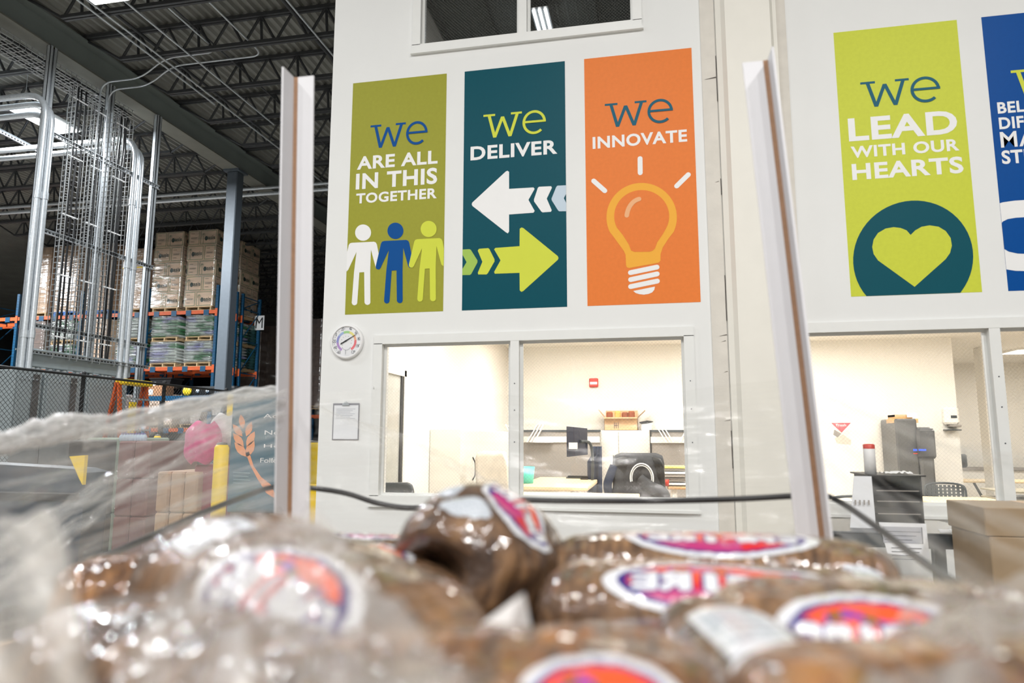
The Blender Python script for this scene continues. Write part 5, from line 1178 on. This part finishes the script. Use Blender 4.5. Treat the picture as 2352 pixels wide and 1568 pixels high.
loose_load('low stack of tan cartons on a blue pallet behind the film', (360, 1082), (452, 1132), 6.8, .9, CARDB, 3, 2, z0=.25)
a = at(360, 1130, 6.8); t = thing('empty_pallet', 'dark blue pallet under the tan cartons', 'pallet', (a.x+.2, 7.2, 0))
for k in range(3): MB().box((a.x-.05+.22*k, 6.8, 0), (a.x+.05+.22*k, 7.7, .2)).build('stringer', BLUEP, t)
MB().box((a.x-.05, 6.8, .2), (a.x+.52, 7.7, .249)).build('deck', NAVY, t)
# pink sack with a clear twisted top
c = at(466, 1012, 6.9)
def sack(label, cx, cz, Y, r, h_, M, topM):
    t = thing('filled_sack', label, 'bag', (cx, Y, cz-h_))
    def f(u, v):
        a_ = u*2*pi; rr = r*(sin(pi*min(1, .08+.84*v))**.45)*(1+.14*noise.noise((cos(a_)*1.6, sin(a_)*1.6, v*3))); return (cx+rr*cos(a_)*1.1, Y+rr*sin(a_), cz-h_+2*h_*v*.92+.02*sin(a_*3))
    MB().grid(f, 22, 14).build('body', M, t)
    def g(u, v): a_ = u*2*pi; rr = .035+.05*v*v+.01*sin(a_*5); return (cx-.12+rr*cos(a_), Y+rr*sin(a_), cz+h_*.8+.17*v)
    MB().grid(g, 20, 6).build('twisted_neck', topM, t)
CLR = film_mat('clear_neck', .25, .6, 6)
sack('pink filled sack with clear twisted neck behind the plastic film', c.x, c.z, 6.9, .18, .24, PINK, CLR)
c2 = at(515, 985, 7.3); MB(); loose_load('plain grey carton stack under the white sack', (488, 1022), (540, 1100), 7.15, .5, c_mat('carton_grey', 150, 148, 146), 1, 2); sack('white filled sack behind the yellow bollard', c2.x, c2.z, 7.3, .15, .2, c_mat('sack_white', 226, 222, 222, rough=.4, bump=.3, bscale=20), CLR)
loose_load('dark red carton stack under the pink sack', (445, 1066), (500, 1140), 6.9, .8, c_mat('carton_darkred', 150, 72, 84), 1, 2)
# charcoal pallet jack hood, lower left
a = at(0, 1065, 4.4); e = at(188, 1150, 4.4)
t = thing('forklift_body', 'dark blue-grey truck body low at the left behind the film', 'forklift', (a.x+.2, 4.9, 0)); HB_ = c_mat('hood_grey', 46, 60, 74, rough=.35, var=.12)
b = MB(); b.prism([(a.x-.6, 4.4, .15), (e.x, 4.4, .15), (e.x+.02, 4.4, e.z+.2), (e.x-.1, 4.4, a.z-.03), (a.x-.6, 4.4, a.z+.02)], (0, .22, 0)); b.build('hood', HB_, t)
MB().rbox((a.x-.6, 4.38, a.z-.26), (e.x-.02, 4.4, a.z-.2), .01).build('trim_strip', BLK, t); MB().prism([(e.x-.1, 4.36, a.z+.06), (e.x+.03, 4.36, a.z+.07), (e.x+.03, 4.36, a.z-.14), (e.x-.0, 4.36, a.z-.1)], (0, .03, 0)).build('yellow_guard', YEL, t)
for dx in (-.3, .25): MB().lathe([(0, -.1), (.15, -.1), (.15, .1), (0, .1)], (a.x+dx, 4.5, .15), 18, axis='y').build('wheel', BLK, t)
loose_load('grey shrink-wrapped goods stack beyond the fence end, behind the truck body', (20, 1010), (150, 1100), 7.4, 1, c_mat('goods_grey', 120, 122, 122, rough=.5), 2, 3)
# ================================================================== BREAD BIN IN THE FOREGROUND
BX0, BX1, BY0, BY1 = -.95, .40, .24, 1.66
t = thing('bread_bin', 'open cardboard pallet bin in the foreground full of bagged bread', 'bin', ((BX0+BX1)/2, (BY0+BY1)/2, 0))
for a, c in (((BX0, BY0, .14), (BX0+.012, BY1, 1.2)), ((BX1-.012, BY0, .14), (BX1, BY1, 1.2)), ((BX0, BY0, .14), (BX1, BY0+.012, 1.2)), ((BX0, BY1-.012, .14), (BX1, BY1, 1.2))): MB().box(a, c).build('side_wall', CARDO, t)
MB().box((BX0+.012, BY0+.012, 1.1), (BX1-.012, BY1-.012, 1.115)).build('layer_sheet', CARDB, t)
for dx in (.1, .66, 1.2): MB().box((BX0+dx, BY0, .02), (BX0+dx+.06, BY1, .12)).build('pallet_stringer', WOODP, t)
for k in range(9): MB().box((BX0, BY0+.16*k, .12), (BX1, BY0+.16*k+.1, .14)).build('deck_board', WOODP, t)
# angle posts: two white boards meeting at a kraft-edged corner
def vpost(label, top, bot, sgn):
    top, bot = Vector(top), Vector(bot); t = thing('corner_post', label, 'corner post', tuple(bot)); fl, th = .058, .005; d = top-bot
    def pr(pts, nm, M): MB().prism([bot+Vector((x*sgn, y, 0)) for x, y in pts], d).build(nm, M, t)
    pr([(.011, 0), (fl, 0), (fl, th), (.011, th)], 'front_flange', VBOARD)            # faces the bin
    pr([(0, -fl), (0, -.002), (-th, -.002), (-th, -fl)], 'side_flange', VBOARD)
    pr([(0, -.002), (.011, 0), (.011, th), (-th, th), (-th, -.002)], 'kraft_edge', KRAFT)
a, c = P(676, 178, Y=1.65), P(661, 1190, Y=1.65); d = (c-a)/(a.z-c.z); vpost('white cardboard corner post with a brown inner edge, left of the banners', a, c+d*(c.z-.14), 1)
a, c = P(1763, 138, Y=1.65), P(1893, 1228, Y=1.65); d = (c-a)/(a.z-c.z); vpost('leaning white cardboard corner post with a brown inner edge, left of the lime banner', a, c+d*(c.z-.14), -1)
# strap round the posts
pl = [P(x, y, X=-.952) for x, y in ((120, 1330), (300, 1252), (460, 1180), (560, 1140))]+[P(618, 1120, Y=1.668), P(660, 1117, Y=1.676)]
pm = [P(x, y, Y=1.676) for x, y in ((730, 1122), (800, 1134), (870, 1156), (950, 1166), (1040, 1155), (1150, 1147), (1300, 1150), (1500, 1150), (1680, 1146), (1815, 1139), (1880, 1136))]
pr_ = [P(x, y, X=.402) for x, y in ((1925, 1150), (2000, 1200), (2120, 1290), (2250, 1370), (2420, 1460))]
pts = bez(pl+pm+pr_, 6); b = MB(); vs = []
for i, p in enumerate(pts):
    tg = (pts[min(i+1, len(pts)-1)]-pts[max(i-1, 0)]).normalized(); n = Vector((-tg.y, tg.x, 0)).normalized()
    for sz, sn in ((-.0065, -.0015), (.0065, -.0015), (.0065, .0015), (-.0065, .0015)): vs.append(p+Vector((0, 0, sz))+n*sn)
b.add(vs, [(i*4+k, i*4+(k+1) % 4, (i+1)*4+(k+1) % 4, (i+1)*4+k) for i in range(len(pts)-1) for k in range(4)], True)
o = b.build('strap', c_mat('strap_black', 26, 27, 31, rough=.55)); tag(o, 'black rubber strap stretched round the two white corner posts', 'strap')

# ---- bagged loaves
def bread_mat(name, light, dark, seed):
    M = bpy.data.materials.new(name); M.use_nodes = True; n, l = M.node_tree.nodes, M.node_tree.links; b = n['Principled BSDF']
    tc = n.new('ShaderNodeTexCoord'); mp = n.new('ShaderNodeMapping'); mp.inputs['Scale'].default_value = (7, 1.4, 1.4); mp.inputs['Location'].default_value = (seed, seed, seed); l.new(tc.outputs['Object'], mp.inputs[0])
    nz = n.new('ShaderNodeTexNoise'); nz.inputs['Scale'].default_value = 14; nz.inputs['Detail'].default_value = 6; nz.inputs['Roughness'].default_value = .65; l.new(mp.outputs[0], nz.inputs['Vector'])
    rp = n.new('ShaderNodeValToRGB'); e = rp.color_ramp.elements; e[0].position = .4; e[0].color = dark+(1,); e[1].position = .62; e[1].color = light+(1,); l.new(nz.outputs[0], rp.inputs[0])
    n3 = n.new('ShaderNodeTexNoise'); n3.inputs['Scale'].default_value = 22; n3.inputs['Detail'].default_value = 3; l.new(tc.outputs['Object'], n3.inputs['Vector'])
    r3 = n.new('ShaderNodeValToRGB'); r3.color_ramp.elements[0].position = .38; r3.color_ramp.elements[0].color = (.5, .45, .42, 1); r3.color_ramp.elements[1].position = .6; r3.color_ramp.elements[1].color = (1, 1, 1, 1); l.new(n3.outputs[0], r3.inputs[0])  # soft dark patches: shadows of the bread painted into the colour
    mx = n.new('ShaderNodeMix'); mx.data_type = 'RGBA'; mx.blend_type = 'MULTIPLY'; mx.inputs[0].default_value = 1; l.new(rp.outputs[0], mx.inputs[6]); l.new(r3.outputs[0], mx.inputs[7]); l.new(mx.outputs[2], b.inputs['Base Color'])
    b1 = n.new('ShaderNodeBump'); b1.inputs['Strength'].default_value = .8; b1.inputs['Distance'].default_value = .006; l.new(nz.outputs[0], b1.inputs['Height']); l.new(b1.outputs[0], b.inputs['Normal'])
    b.inputs['Roughness'].default_value = .6; b.inputs['Coat Weight'].default_value = 1; b.inputs['Coat Roughness'].default_value = .07; b.inputs['Coat IOR'].default_value = 1.55
    n2 = n.new('ShaderNodeTexNoise'); n2.inputs['Scale'].default_value = 26; n2.inputs['Detail'].default_value = 2; l.new(tc.outputs['Object'], n2.inputs['Vector'])
    bp = n.new('ShaderNodeBump'); bp.inputs['Strength'].default_value = .9; bp.inputs['Distance'].default_value = .02; l.new(n2.outputs[0], bp.inputs['Height']); l.new(bp.outputs[0], b.inputs['Coat Normal'])
    return M
BR = [bread_mat('bread_bag_%s' % s, srgb(*a), srgb(*c), i*3.1) for i, (s, a, c) in enumerate((('tan', (150, 114, 80), (84, 60, 40)), ('rye', (134, 100, 68), (68, 48, 34)), ('amber', (162, 114, 66), (92, 60, 34))))]
def print_mat():
    M = bpy.data.materials.new('bag_print'); M.use_nodes = True; n, l = M.node_tree.nodes, M.node_tree.links; b = n['Principled BSDF']; a = n.new('ShaderNodeAttribute'); a.attribute_name = 'print'
    l.new(a.outputs['Color'], b.inputs['Base Color']); b.inputs['Roughness'].default_value = .4; b.inputs['Coat Weight'].default_value = 1; b.inputs['Coat Roughness'].default_value = .07
    tc = n.new('ShaderNodeTexCoord'); n2 = n.new('ShaderNodeTexNoise'); n2.inputs['Scale'].default_value = 16; l.new(tc.outputs['Object'], n2.inputs['Vector']); bp = n.new('ShaderNodeBump'); bp.inputs['Strength'].default_value = .9; bp.inputs['Distance'].default_value = .02
    l.new(n2.outputs[0], bp.inputs['Height']); l.new(bp.outputs[0], b.inputs['Coat Normal']); return M
PRINT = print_mat()
C_ = {k: np.array(srgb(*v)) for k, v in dict(w=(208, 209, 213), navy=(46, 28, 112), org=(222, 82, 42), red=(198, 38, 44), pur=(118, 62, 156), olive=(96, 92, 54), grey=(150, 156, 166), pale=(188, 193, 199)).items()}
GLY = {'E': [(0, 0, 0, 1), (0, 1, .8, 1), (0, .5, .7, .5), (0, 0, .8, 0)], 'M': [(0, 0, 0, 1), (0, 1, .5, .35), (.5, .35, 1, 1), (1, 1, 1, 0)], 'P': [(0, 0, 0, 1), (0, 1, .7, .95), (.7, .95, .75, .6), (.75, .6, 0, .45)], 'I': [(.3, 0, .3, 1)], 'R': [(0, 0, 0, 1), (0, 1, .7, .95), (.7, .95, .75, .6), (.75, .6, 0, .45), (.3, .5, .85, 0)]}
SEG = []
for i, ch in enumerate('EMPIRE'):
    for (x0, y0, x1, y1) in GLY[ch]: SEG.append((-.78+i*.27+x0*.19, -.26+y0*.52, -.78+i*.27+x1*.19, -.26+y1*.52))
SEG = np.array(SEG)
def logo(u, v, flip=True):
    """printed bag emblem, u,v in -1..1; None outside the cut shape"""
    if flip: u, v = -u, -v
    d = abs(u)**2.2+abs(v)**1.9
    if d > 1: return None
    if d > .74: return C_['w']
    if d > .6: return C_['navy']
    a, b = SEG[:, :2], SEG[:, 2:]; p = np.array((u, v)); ab = b-a; tt = np.clip(((p-a)*ab).sum(1)/(ab*ab).sum(1), 0, 1); dist = np.hypot(*((p-a-ab*tt[:, None])*(1, .6)).T).min()
    if dist < .05: return C_['w']
    if dist < .075: return C_['navy']
    if abs(v-.42-.1*sin(u*7)) < .07 and abs(u) < .45: return C_['olive'] if abs(u*3 % 1-.5) > .3 else C_['pur']
    if v < -.3 and u > -.2: return C_['red']*.6+C_['pur']*.4
    return C_['org'] if v+.2*u > -.05 else C_['red']
def nutri(u, v, flip=False):
    if max(abs(u), abs(v)) > 1: return None
    if max(abs(u), abs(v)*.96) > .8: return C_['w']
    return C_['grey'] if (v*9) % 1 < .35 and abs(u) < .7 else C_['pale']
def redpanel(u, v, flip=False):
    if abs(u)**4+abs(v)**4 > 1: return None
    if abs(u)**4+abs(v)**4 > .35: return C_['w']
    if abs(u)**4+abs(v)**4 > .26: return C_['navy']
    return C_['red'] if u+v < .3 else C_['org']
def blurb(u, v, flip=False):
    if abs(u)**2+abs(v)**2 > 1-.5*noise.noise((u*2.2, v*2.2, 5)): return None
    return C_['pale'] if noise.noise((u*9, v*9, 2)) > -.1 else C_['grey']
def loaf(label, c, L_, w_, h_, yaw, pitch=0, roll=0, mat_=0, labels=(), seed=0, dent=None, tail=0, p=4.5, e=2.5, lump=.05):
    t = thing('bread_loaf', label, 'bread', tuple(c)); t.rotation_euler = (roll, pitch, yaw); OFF[t.name] = Vector((0, 0, 0))
    def S(s, th, out=1.):
        r = max(0, 1-abs(s)**p)**(1/p); k = (abs(cos(th))**e+abs(sin(th))**e)**(-1/e)
        q = Vector((s*L_/2, r*k*cos(th)*w_/2, r*k*sin(th)*h_/2))
        nn = noise.noise((q.x*14+seed*7, q.y*14, q.z*14))+.5*noise.noise((q.x*34+seed, q.y*34, q.z*34)); m_ = 1+lump*nn+.012*sin(q.x*2*pi/.016)*abs(r)*.5
        if dent and s > 0: q.x -= dent[0]*s**4*math.exp(-((q.y-dent[1])/dent[3])**2-((q.z-dent[2])/dent[4])**2)
        return Vector((q.x, q.y*m_*out, q.z*m_*out))
    b = MB(); b.grid(lambda u, v: S(sin((u-.5)*pi), v*2*pi), 90, 56, uv=False); b.build('bag_body', BR[mat_], t)
    for nm, fn, s0, ds, th0, dth, swap in labels:
        nu, nv = (130, 60) if fn is logo else (60, 44); vs = []; fs = []; cols = []; ok = {}
        def vid(i, j):
            if (i, j) not in ok:
                u, v = -1+2*i/nu, -1+2*j/nv; ok[(i, j)] = len(vs); vs.append(S(s0+(v if swap else u)*ds, th0+(-u if swap else v)*dth, 1.012)+Vector((0, 0, .0006)))
            return ok[(i, j)]
        for j in range(nv):
            for i in range(nu):
                cc = fn(-1+2*(i+.5)/nu, -1+2*(j+.5)/nv, True)
                if cc is None: continue
                fs.append((vid(i, j), vid(i+1, j), vid(i+1, j+1), vid(i, j+1))); cols.append(cc)
        me = bpy.data.meshes.new(nm); me.from_pydata(vs, [], fs); at_ = me.color_attributes.new('print', 'FLOAT_COLOR', 'CORNER')
        at_.data.foreach_set('color', np.repeat(np.hstack([np.array(cols), np.ones((len(cols), 1))]), 4, axis=0).astype(np.float32).ravel())
        me.polygons.foreach_set('use_smooth', [True]*len(fs)); me.materials.append(PRINT); link(nm, me, t)
    if tail:
        sg = 1 if tail > 0 else -1
        def g(u, v): a_ = u*2*pi; rr = (w_*.30*(1-v)**1.6+.008+.03*max(0, v-.55)**1.2*2)*(1+.18*sin(a_*7)); return (sg*(L_*.46+abs(tail)*v), rr*cos(a_), rr*sin(a_)*.8)
        MB().grid(g, 42, 12).build('bag_tail', TAILM, t)
    return t
TAILM = film_mat('bag_tail_film', .2, .6, 8, rough=.15)
def top(px, py, Y, h_): q = P(px, py, Y=Y); return Vector((q.x, q.y, q.z-h_/2))
r90 = pi/2
def top2(px, Y, py, Yr, h_):      # crest seen at its rear end, depth Yr
    q = P(px, 1400, Y=Y); return Vector((q.x, q.y, P(px, py, Y=Yr).z-h_/2))
loaf('bagged loaf standing end-on in the middle, tallest of the pile, with a dark hollow', top(1110, 1126, .86, .185), .25, .19, .185, -r90-.12, pitch=-.22, roll=0, mat_=1, seed=1, dent=(.075, -.03, -.012, .04, .022), p=2.6, e=2.15, lump=.13,
     labels=(('emblem', logo, .42, .36, rad(46), .62, 1), ('info_patch', blurb, .62, .1, rad(104), .2, 1), ('info_patch', blurb, .86, .07, rad(78), .5, 1)))
loaf('bagged loaf lying crosswise at the back right, under the right white post', top(1640, 1228, .9, .105), .40, .13, .105, .0, mat_=0, seed=2, labels=(('emblem', logo, .02, .56, rad(107), .62, 0), ('info_patch', blurb, .72, .14, rad(158), .22, 0)))
loaf('bagged loaf lying crosswise with a long emblem, second row at right', top(1650, 1300, .73, .105), .355, .13, .105, -.03, roll=.08, mat_=0, seed=3, labels=(('emblem', logo, .0, .62, rad(122), .60, 0), ('nutrition_panel', nutri, .82, .14, rad(100), .3, 0)))
loaf('bagged loaf with its ribbed end towards the camera, right of the middle', top2(1425, .53, 1398, .64, .13), .23, .19, .13, -r90-.08, pitch=.03, mat_=1, seed=4, labels=(('info_patch', blurb, .62, .2, rad(88), .22, 0),))
loaf('bagged loaf in the right foreground with an arched emblem', top(2010, 1342, .62, .12), .265, .16, .125, .12, mat_=0, seed=5, labels=(('emblem', logo, -.22, .55, rad(150), .6, 0),))
loaf('bagged loaf with red panel and nutrition panel, lower middle right', top2(1715, .53, 1352, .63, .12), .24, .105, .12, -r90+.22, pitch=.0, mat_=1, seed=6, labels=(('nutrition_panel', nutri, .1, .42, rad(100), .46, 0), ('red_panel', redpanel, .74, .22, rad(98), .6, 0)))
loaf('bagged loaf nearest the camera at lower right, strongly blurred', top(2270, 1478, .41, .12), .25, .15, .12, .22, mat_=2, seed=7)
loaf('bagged loaf at the far right picture edge under the hazy film', top(2330, 1420, .5, .12), .25, .15, .12, .9, mat_=0, seed=8)
loaf('bagged loaf lying left of the end-on loaf, with a purple emblem', top(850, 1268, .78, .12), .30, .15, .125, -.75, pitch=.05, mat_=1, seed=9, labels=(('emblem', logo, .1, .5, rad(100), .6, .0),))
loaf('flat bagged loaf at the back left behind the other loaves', top(800, 1228, 1.02, .11), .34, .14, .11, .1, mat_=1, seed=10, labels=(('emblem', logo, .3, .5, rad(80), .6, 0),))
loaf('bagged loaf at the far left of the pile', top(345, 1270, .80, .12), .20, .15, .12, .5, mat_=2, seed=11)
loaf('big bagged loaf under the film in the left foreground with pale red emblem', top(690, 1245, .56, .14), .36, .19, .15, -.55, pitch=.12, mat_=0, seed=12, tail=.08, labels=(('nutrition_panel', nutri, -.42, .14, rad(118), .32, 0), ('emblem', logo, .4, .48, rad(136), .62, 0)))
loaf('bagged loaf in the left front corner, low under the film', top(430, 1400, .44, .12), .27, .15, .12, -.3, mat_=1, seed=13)
loaf('bagged loaf nearest the camera below the middle of the picture', top(1150, 1462, .42, .12), .27, .15, .125, .1, mat_=2, seed=14, labels=(('emblem', logo, .42, .34, rad(146), .6, 0),))
loaf('bagged loaf nearest the camera at the lower left of the middle', top(820, 1500, .38, .12), .25, .15, .12, -.4, mat_=0, seed=15)
loaf('bagged loaf closest to the lens at the bottom edge, right of the middle', top2(1400, .35, 1512, .42, .1), .15, .1, .1, -r90, mat_=0, seed=16)
# under layer, seen only through gaps
for k, (x, y, a_) in enumerate(((-.7, .62, .2), (-.72, .95, .1), (-.45, .45, .0), (-.35, .85, .3), (-.05, .65, 0), (.12, .42, .2), (.2, .95, .1), (.1, 1.25, 0), (-.4, 1.3, .1), (-.1, 1.05, .4), (.2, .65, .5))):
    loaf('half hidden bagged loaf in the lower layer, %s' % ['left front', 'left back', 'front middle left', 'under the left loaves', 'under the middle', 'right front', 'under the right rows', 'right back', 'left far back', 'behind the end-on loaf', 'under the arched emblem'][k], Vector((x, y, 1.19)), .33, .15, .13, a_, mat_=k % 3, seed=20+k)
# white bag tag
c = P(1120, 1455, Y=.47); t = thing('bag_tag', 'blurred white bag tag standing up between the front loaves', 'tag', tuple(c))
k_ = .47/1590
MB().prism([c+Vector((x*k_, dy, -z*k_)) for x, z, dy in ((-70, 20, 0), (62, -72, .02), (72, 10, .03), (10, 80, .01), (-15, 90, 0))], (.002, .004, .001)).build('card', WHITE, t)

# ---- clear plastic liner
F_SIDE = film_mat('liner_film', .10, .55, 2.2, (1.1, 8, 1), rough=.16, bump=.8)
F_RIM = film_mat('liner_rim', .45, .97, 6, (7, 2, 1), rough=.3, bump=1.5, tint=(1, 1, .99), gloss=.5)
F_FOLD = film_mat('liner_fold', .12, .6, 5, (3, 3, 1), rough=.12, bump=1.3, seed=2)
F_FAINT = film_mat('fold_faint', .04, .3, 5, (4, 2, 1), rough=.15, seed=6)
F_BACK = film_mat('liner_back', .0, .12, 3, (1.5, 8, 1), rough=.12, bump=.5, seed=3)
F_FLAP = film_mat('liner_flap', .24, .66, 2.0, (3, 1.6, 1), rough=.2, bump=.8, tint=(.66, .63, .60), seed=5, gloss=.08)
F_FLAP2 = film_mat('liner_flap_left', .22, .72, 2.0, (2, 1.6, 1), rough=.3, bump=.8, tint=(.86, .84, .79), seed=9, gloss=.1)
F_RIGHT = film_mat('liner_right', .02, .42, 2.4, (1.2, 6, 1), rough=.16, bump=.7, seed=8)
t = thing('plastic_liner', 'crumpled clear plastic liner hanging round the bread bin', 'plastic liner', ((BX0+BX1)/2, 1, 1.3))
def sheet(nm, edge, bot_z, M, inward, wav=.012, nu=60, nv=26, seed=0, p=1.):
    ed = bez(edge, 12)
    def f(u, v):
        i = u*(len(ed)-1); i0 = min(int(i), len(ed)-2); q = ed[i0].lerp(ed[i0+1], i-i0); z = q.z+(bot_z-q.z)*v
        nn = noise.noise((u*3+seed, v*7-u*2.5, seed))+.5*noise.noise((u*7+seed, v*16-u*6, seed+2))
        return q+Vector(inward)*(wav*nn*min(1, v*4+.2)+.05*v**p)+Vector((0, 0, z-q.z))
    MB().grid(f, nu, nv).build(nm, M, t); return ed
def rim(nm, ed, wd, M, seed=0, amp=.5, nv=12):
    """gathered, crumpled band of film lying along the polyline"""
    N = len(ed)
    def f(u, v):
        i = u*(N-1); i0 = min(int(i), N-2); q = ed[i0].lerp(ed[i0+1], i-i0); w_ = wd*(.75+.35*u+.35*noise.noise((u*6, seed, 1)))
        n1 = noise.noise((u*9+seed, v*2.2, 4)); n2 = noise.noise((u*26+seed, v*5, 7)); n3 = noise.noise((u*7, v*7, seed)); sd = 1 if q.x < 0 else -1
        th = rad(-70)+v*rad(210); rr = w_*.5*(1+.5*n2+.4*n1)
        return q+Vector((sd*rr*.9*cos(th)+amp*w_*.3*n3, 0, rr*sin(th)+.3*w_*n1))
    MB().grid(f, 110, nv).build(nm, M, t)
LX = -.945
e = [P(640, 897, X=LX), P(520, 912, X=LX), P(380, 945, X=LX), P(250, 972, X=LX), P(120, 992, X=LX), P(0, 1012, X=LX), P(-160, 1040, X=LX), P(-420, 1080, X=LX)]
ed = sheet('side_sheet', e, 1.12, F_SIDE, (1, 0, 0), .03, seed=1); rim('gathered_rim', ed, .034, F_RIM, 1); rim('gathered_rim', [q+Vector((.012, 0, -.006)) for q in ed], .026, F_RIM, 21)
for k, pts in enumerate((((650, 925), (480, 985), (300, 1080), (120, 1190), (-60, 1300)), ((652, 950), (500, 1010), (330, 1110), (160, 1225), (-40, 1380)), ((655, 905), (540, 925), (380, 975), (180, 1020)))):
    q = bez([P(x, y, X=LX+.02+.015*k) for x, y in pts], 10); rim('gathered_fold', q, (.03, .018, .02)[k], F_FOLD, 4+k)
RX = .405
e = [P(1885, 900, X=RX), P(1960, 935, X=RX), P(2080, 985, X=RX), P(2220, 1030, X=RX), P(2352, 1068, X=RX), P(2560, 1110, X=RX)]
ed = sheet('side_sheet', e, 1.14, F_RIGHT, (-1, 0, 0), .02, seed=6); rim('gathered_rim', ed, .016, F_FAINT, 7)
e = [P(x, y, Y=1.672) for x, y in ((728, 905), (900, 890), (1150, 905), (1400, 920), (1620, 890), (1800, 872))]
sheet('back_sheet', e, 1.2, F_BACK, (0, -1, 0), .02, seed=9)
rim('gathered_fold', bez([P(x, y, Y=1.66) for x, y in ((725, 940), (850, 985), (1000, 1050), (1120, 1110), (1170, 1140))], 10), .03, F_FAINT, 11)
# loose flap folded over the front-left loaves
TL, TR, BL, BR_ = P(470, 1200, Y=.46), P(740, 1185, Y=.42), P(150, 1760, Y=.24), P(1250, 1760, Y=.25)
def fl(u, v):
    q = TL.lerp(TR, u).lerp(BL.lerp(BR_, u), v); nn = noise.noise((u*4, v*4, 3))+.5*noise.noise((u*9, v*9, 6)); return q+Vector((0, -.3, .8))*(.016*nn)
MB().grid(fl, 60, 40).build('folded_flap', F_FLAP, t)
TL, TR, BL, BR_ = P(-300, 1200, Y=.36), P(140, 1190, Y=.34), P(-200, 1750, Y=.245), P(250, 1750, Y=.245)
MB().grid(fl, 40, 40).build('folded_flap', F_FLAP2, t)
TL2, TR2, BL2, BR2 = P(2080, 1385, Y=.52), P(2500, 1290, Y=.62), P(1900, 1720, Y=.27), P(2600, 1720, Y=.3)
def fr(u, v):
    q = TL2.lerp(TR2, u).lerp(BL2.lerp(BR2, u), v); nn = noise.noise((u*4, v*4, 13))+.5*noise.noise((u*9, v*9, 16)); return q+Vector((0, -.3, .8))*(.012*nn)
MB().grid(fr, 40, 30).build('folded_flap', F_FLAP, t)
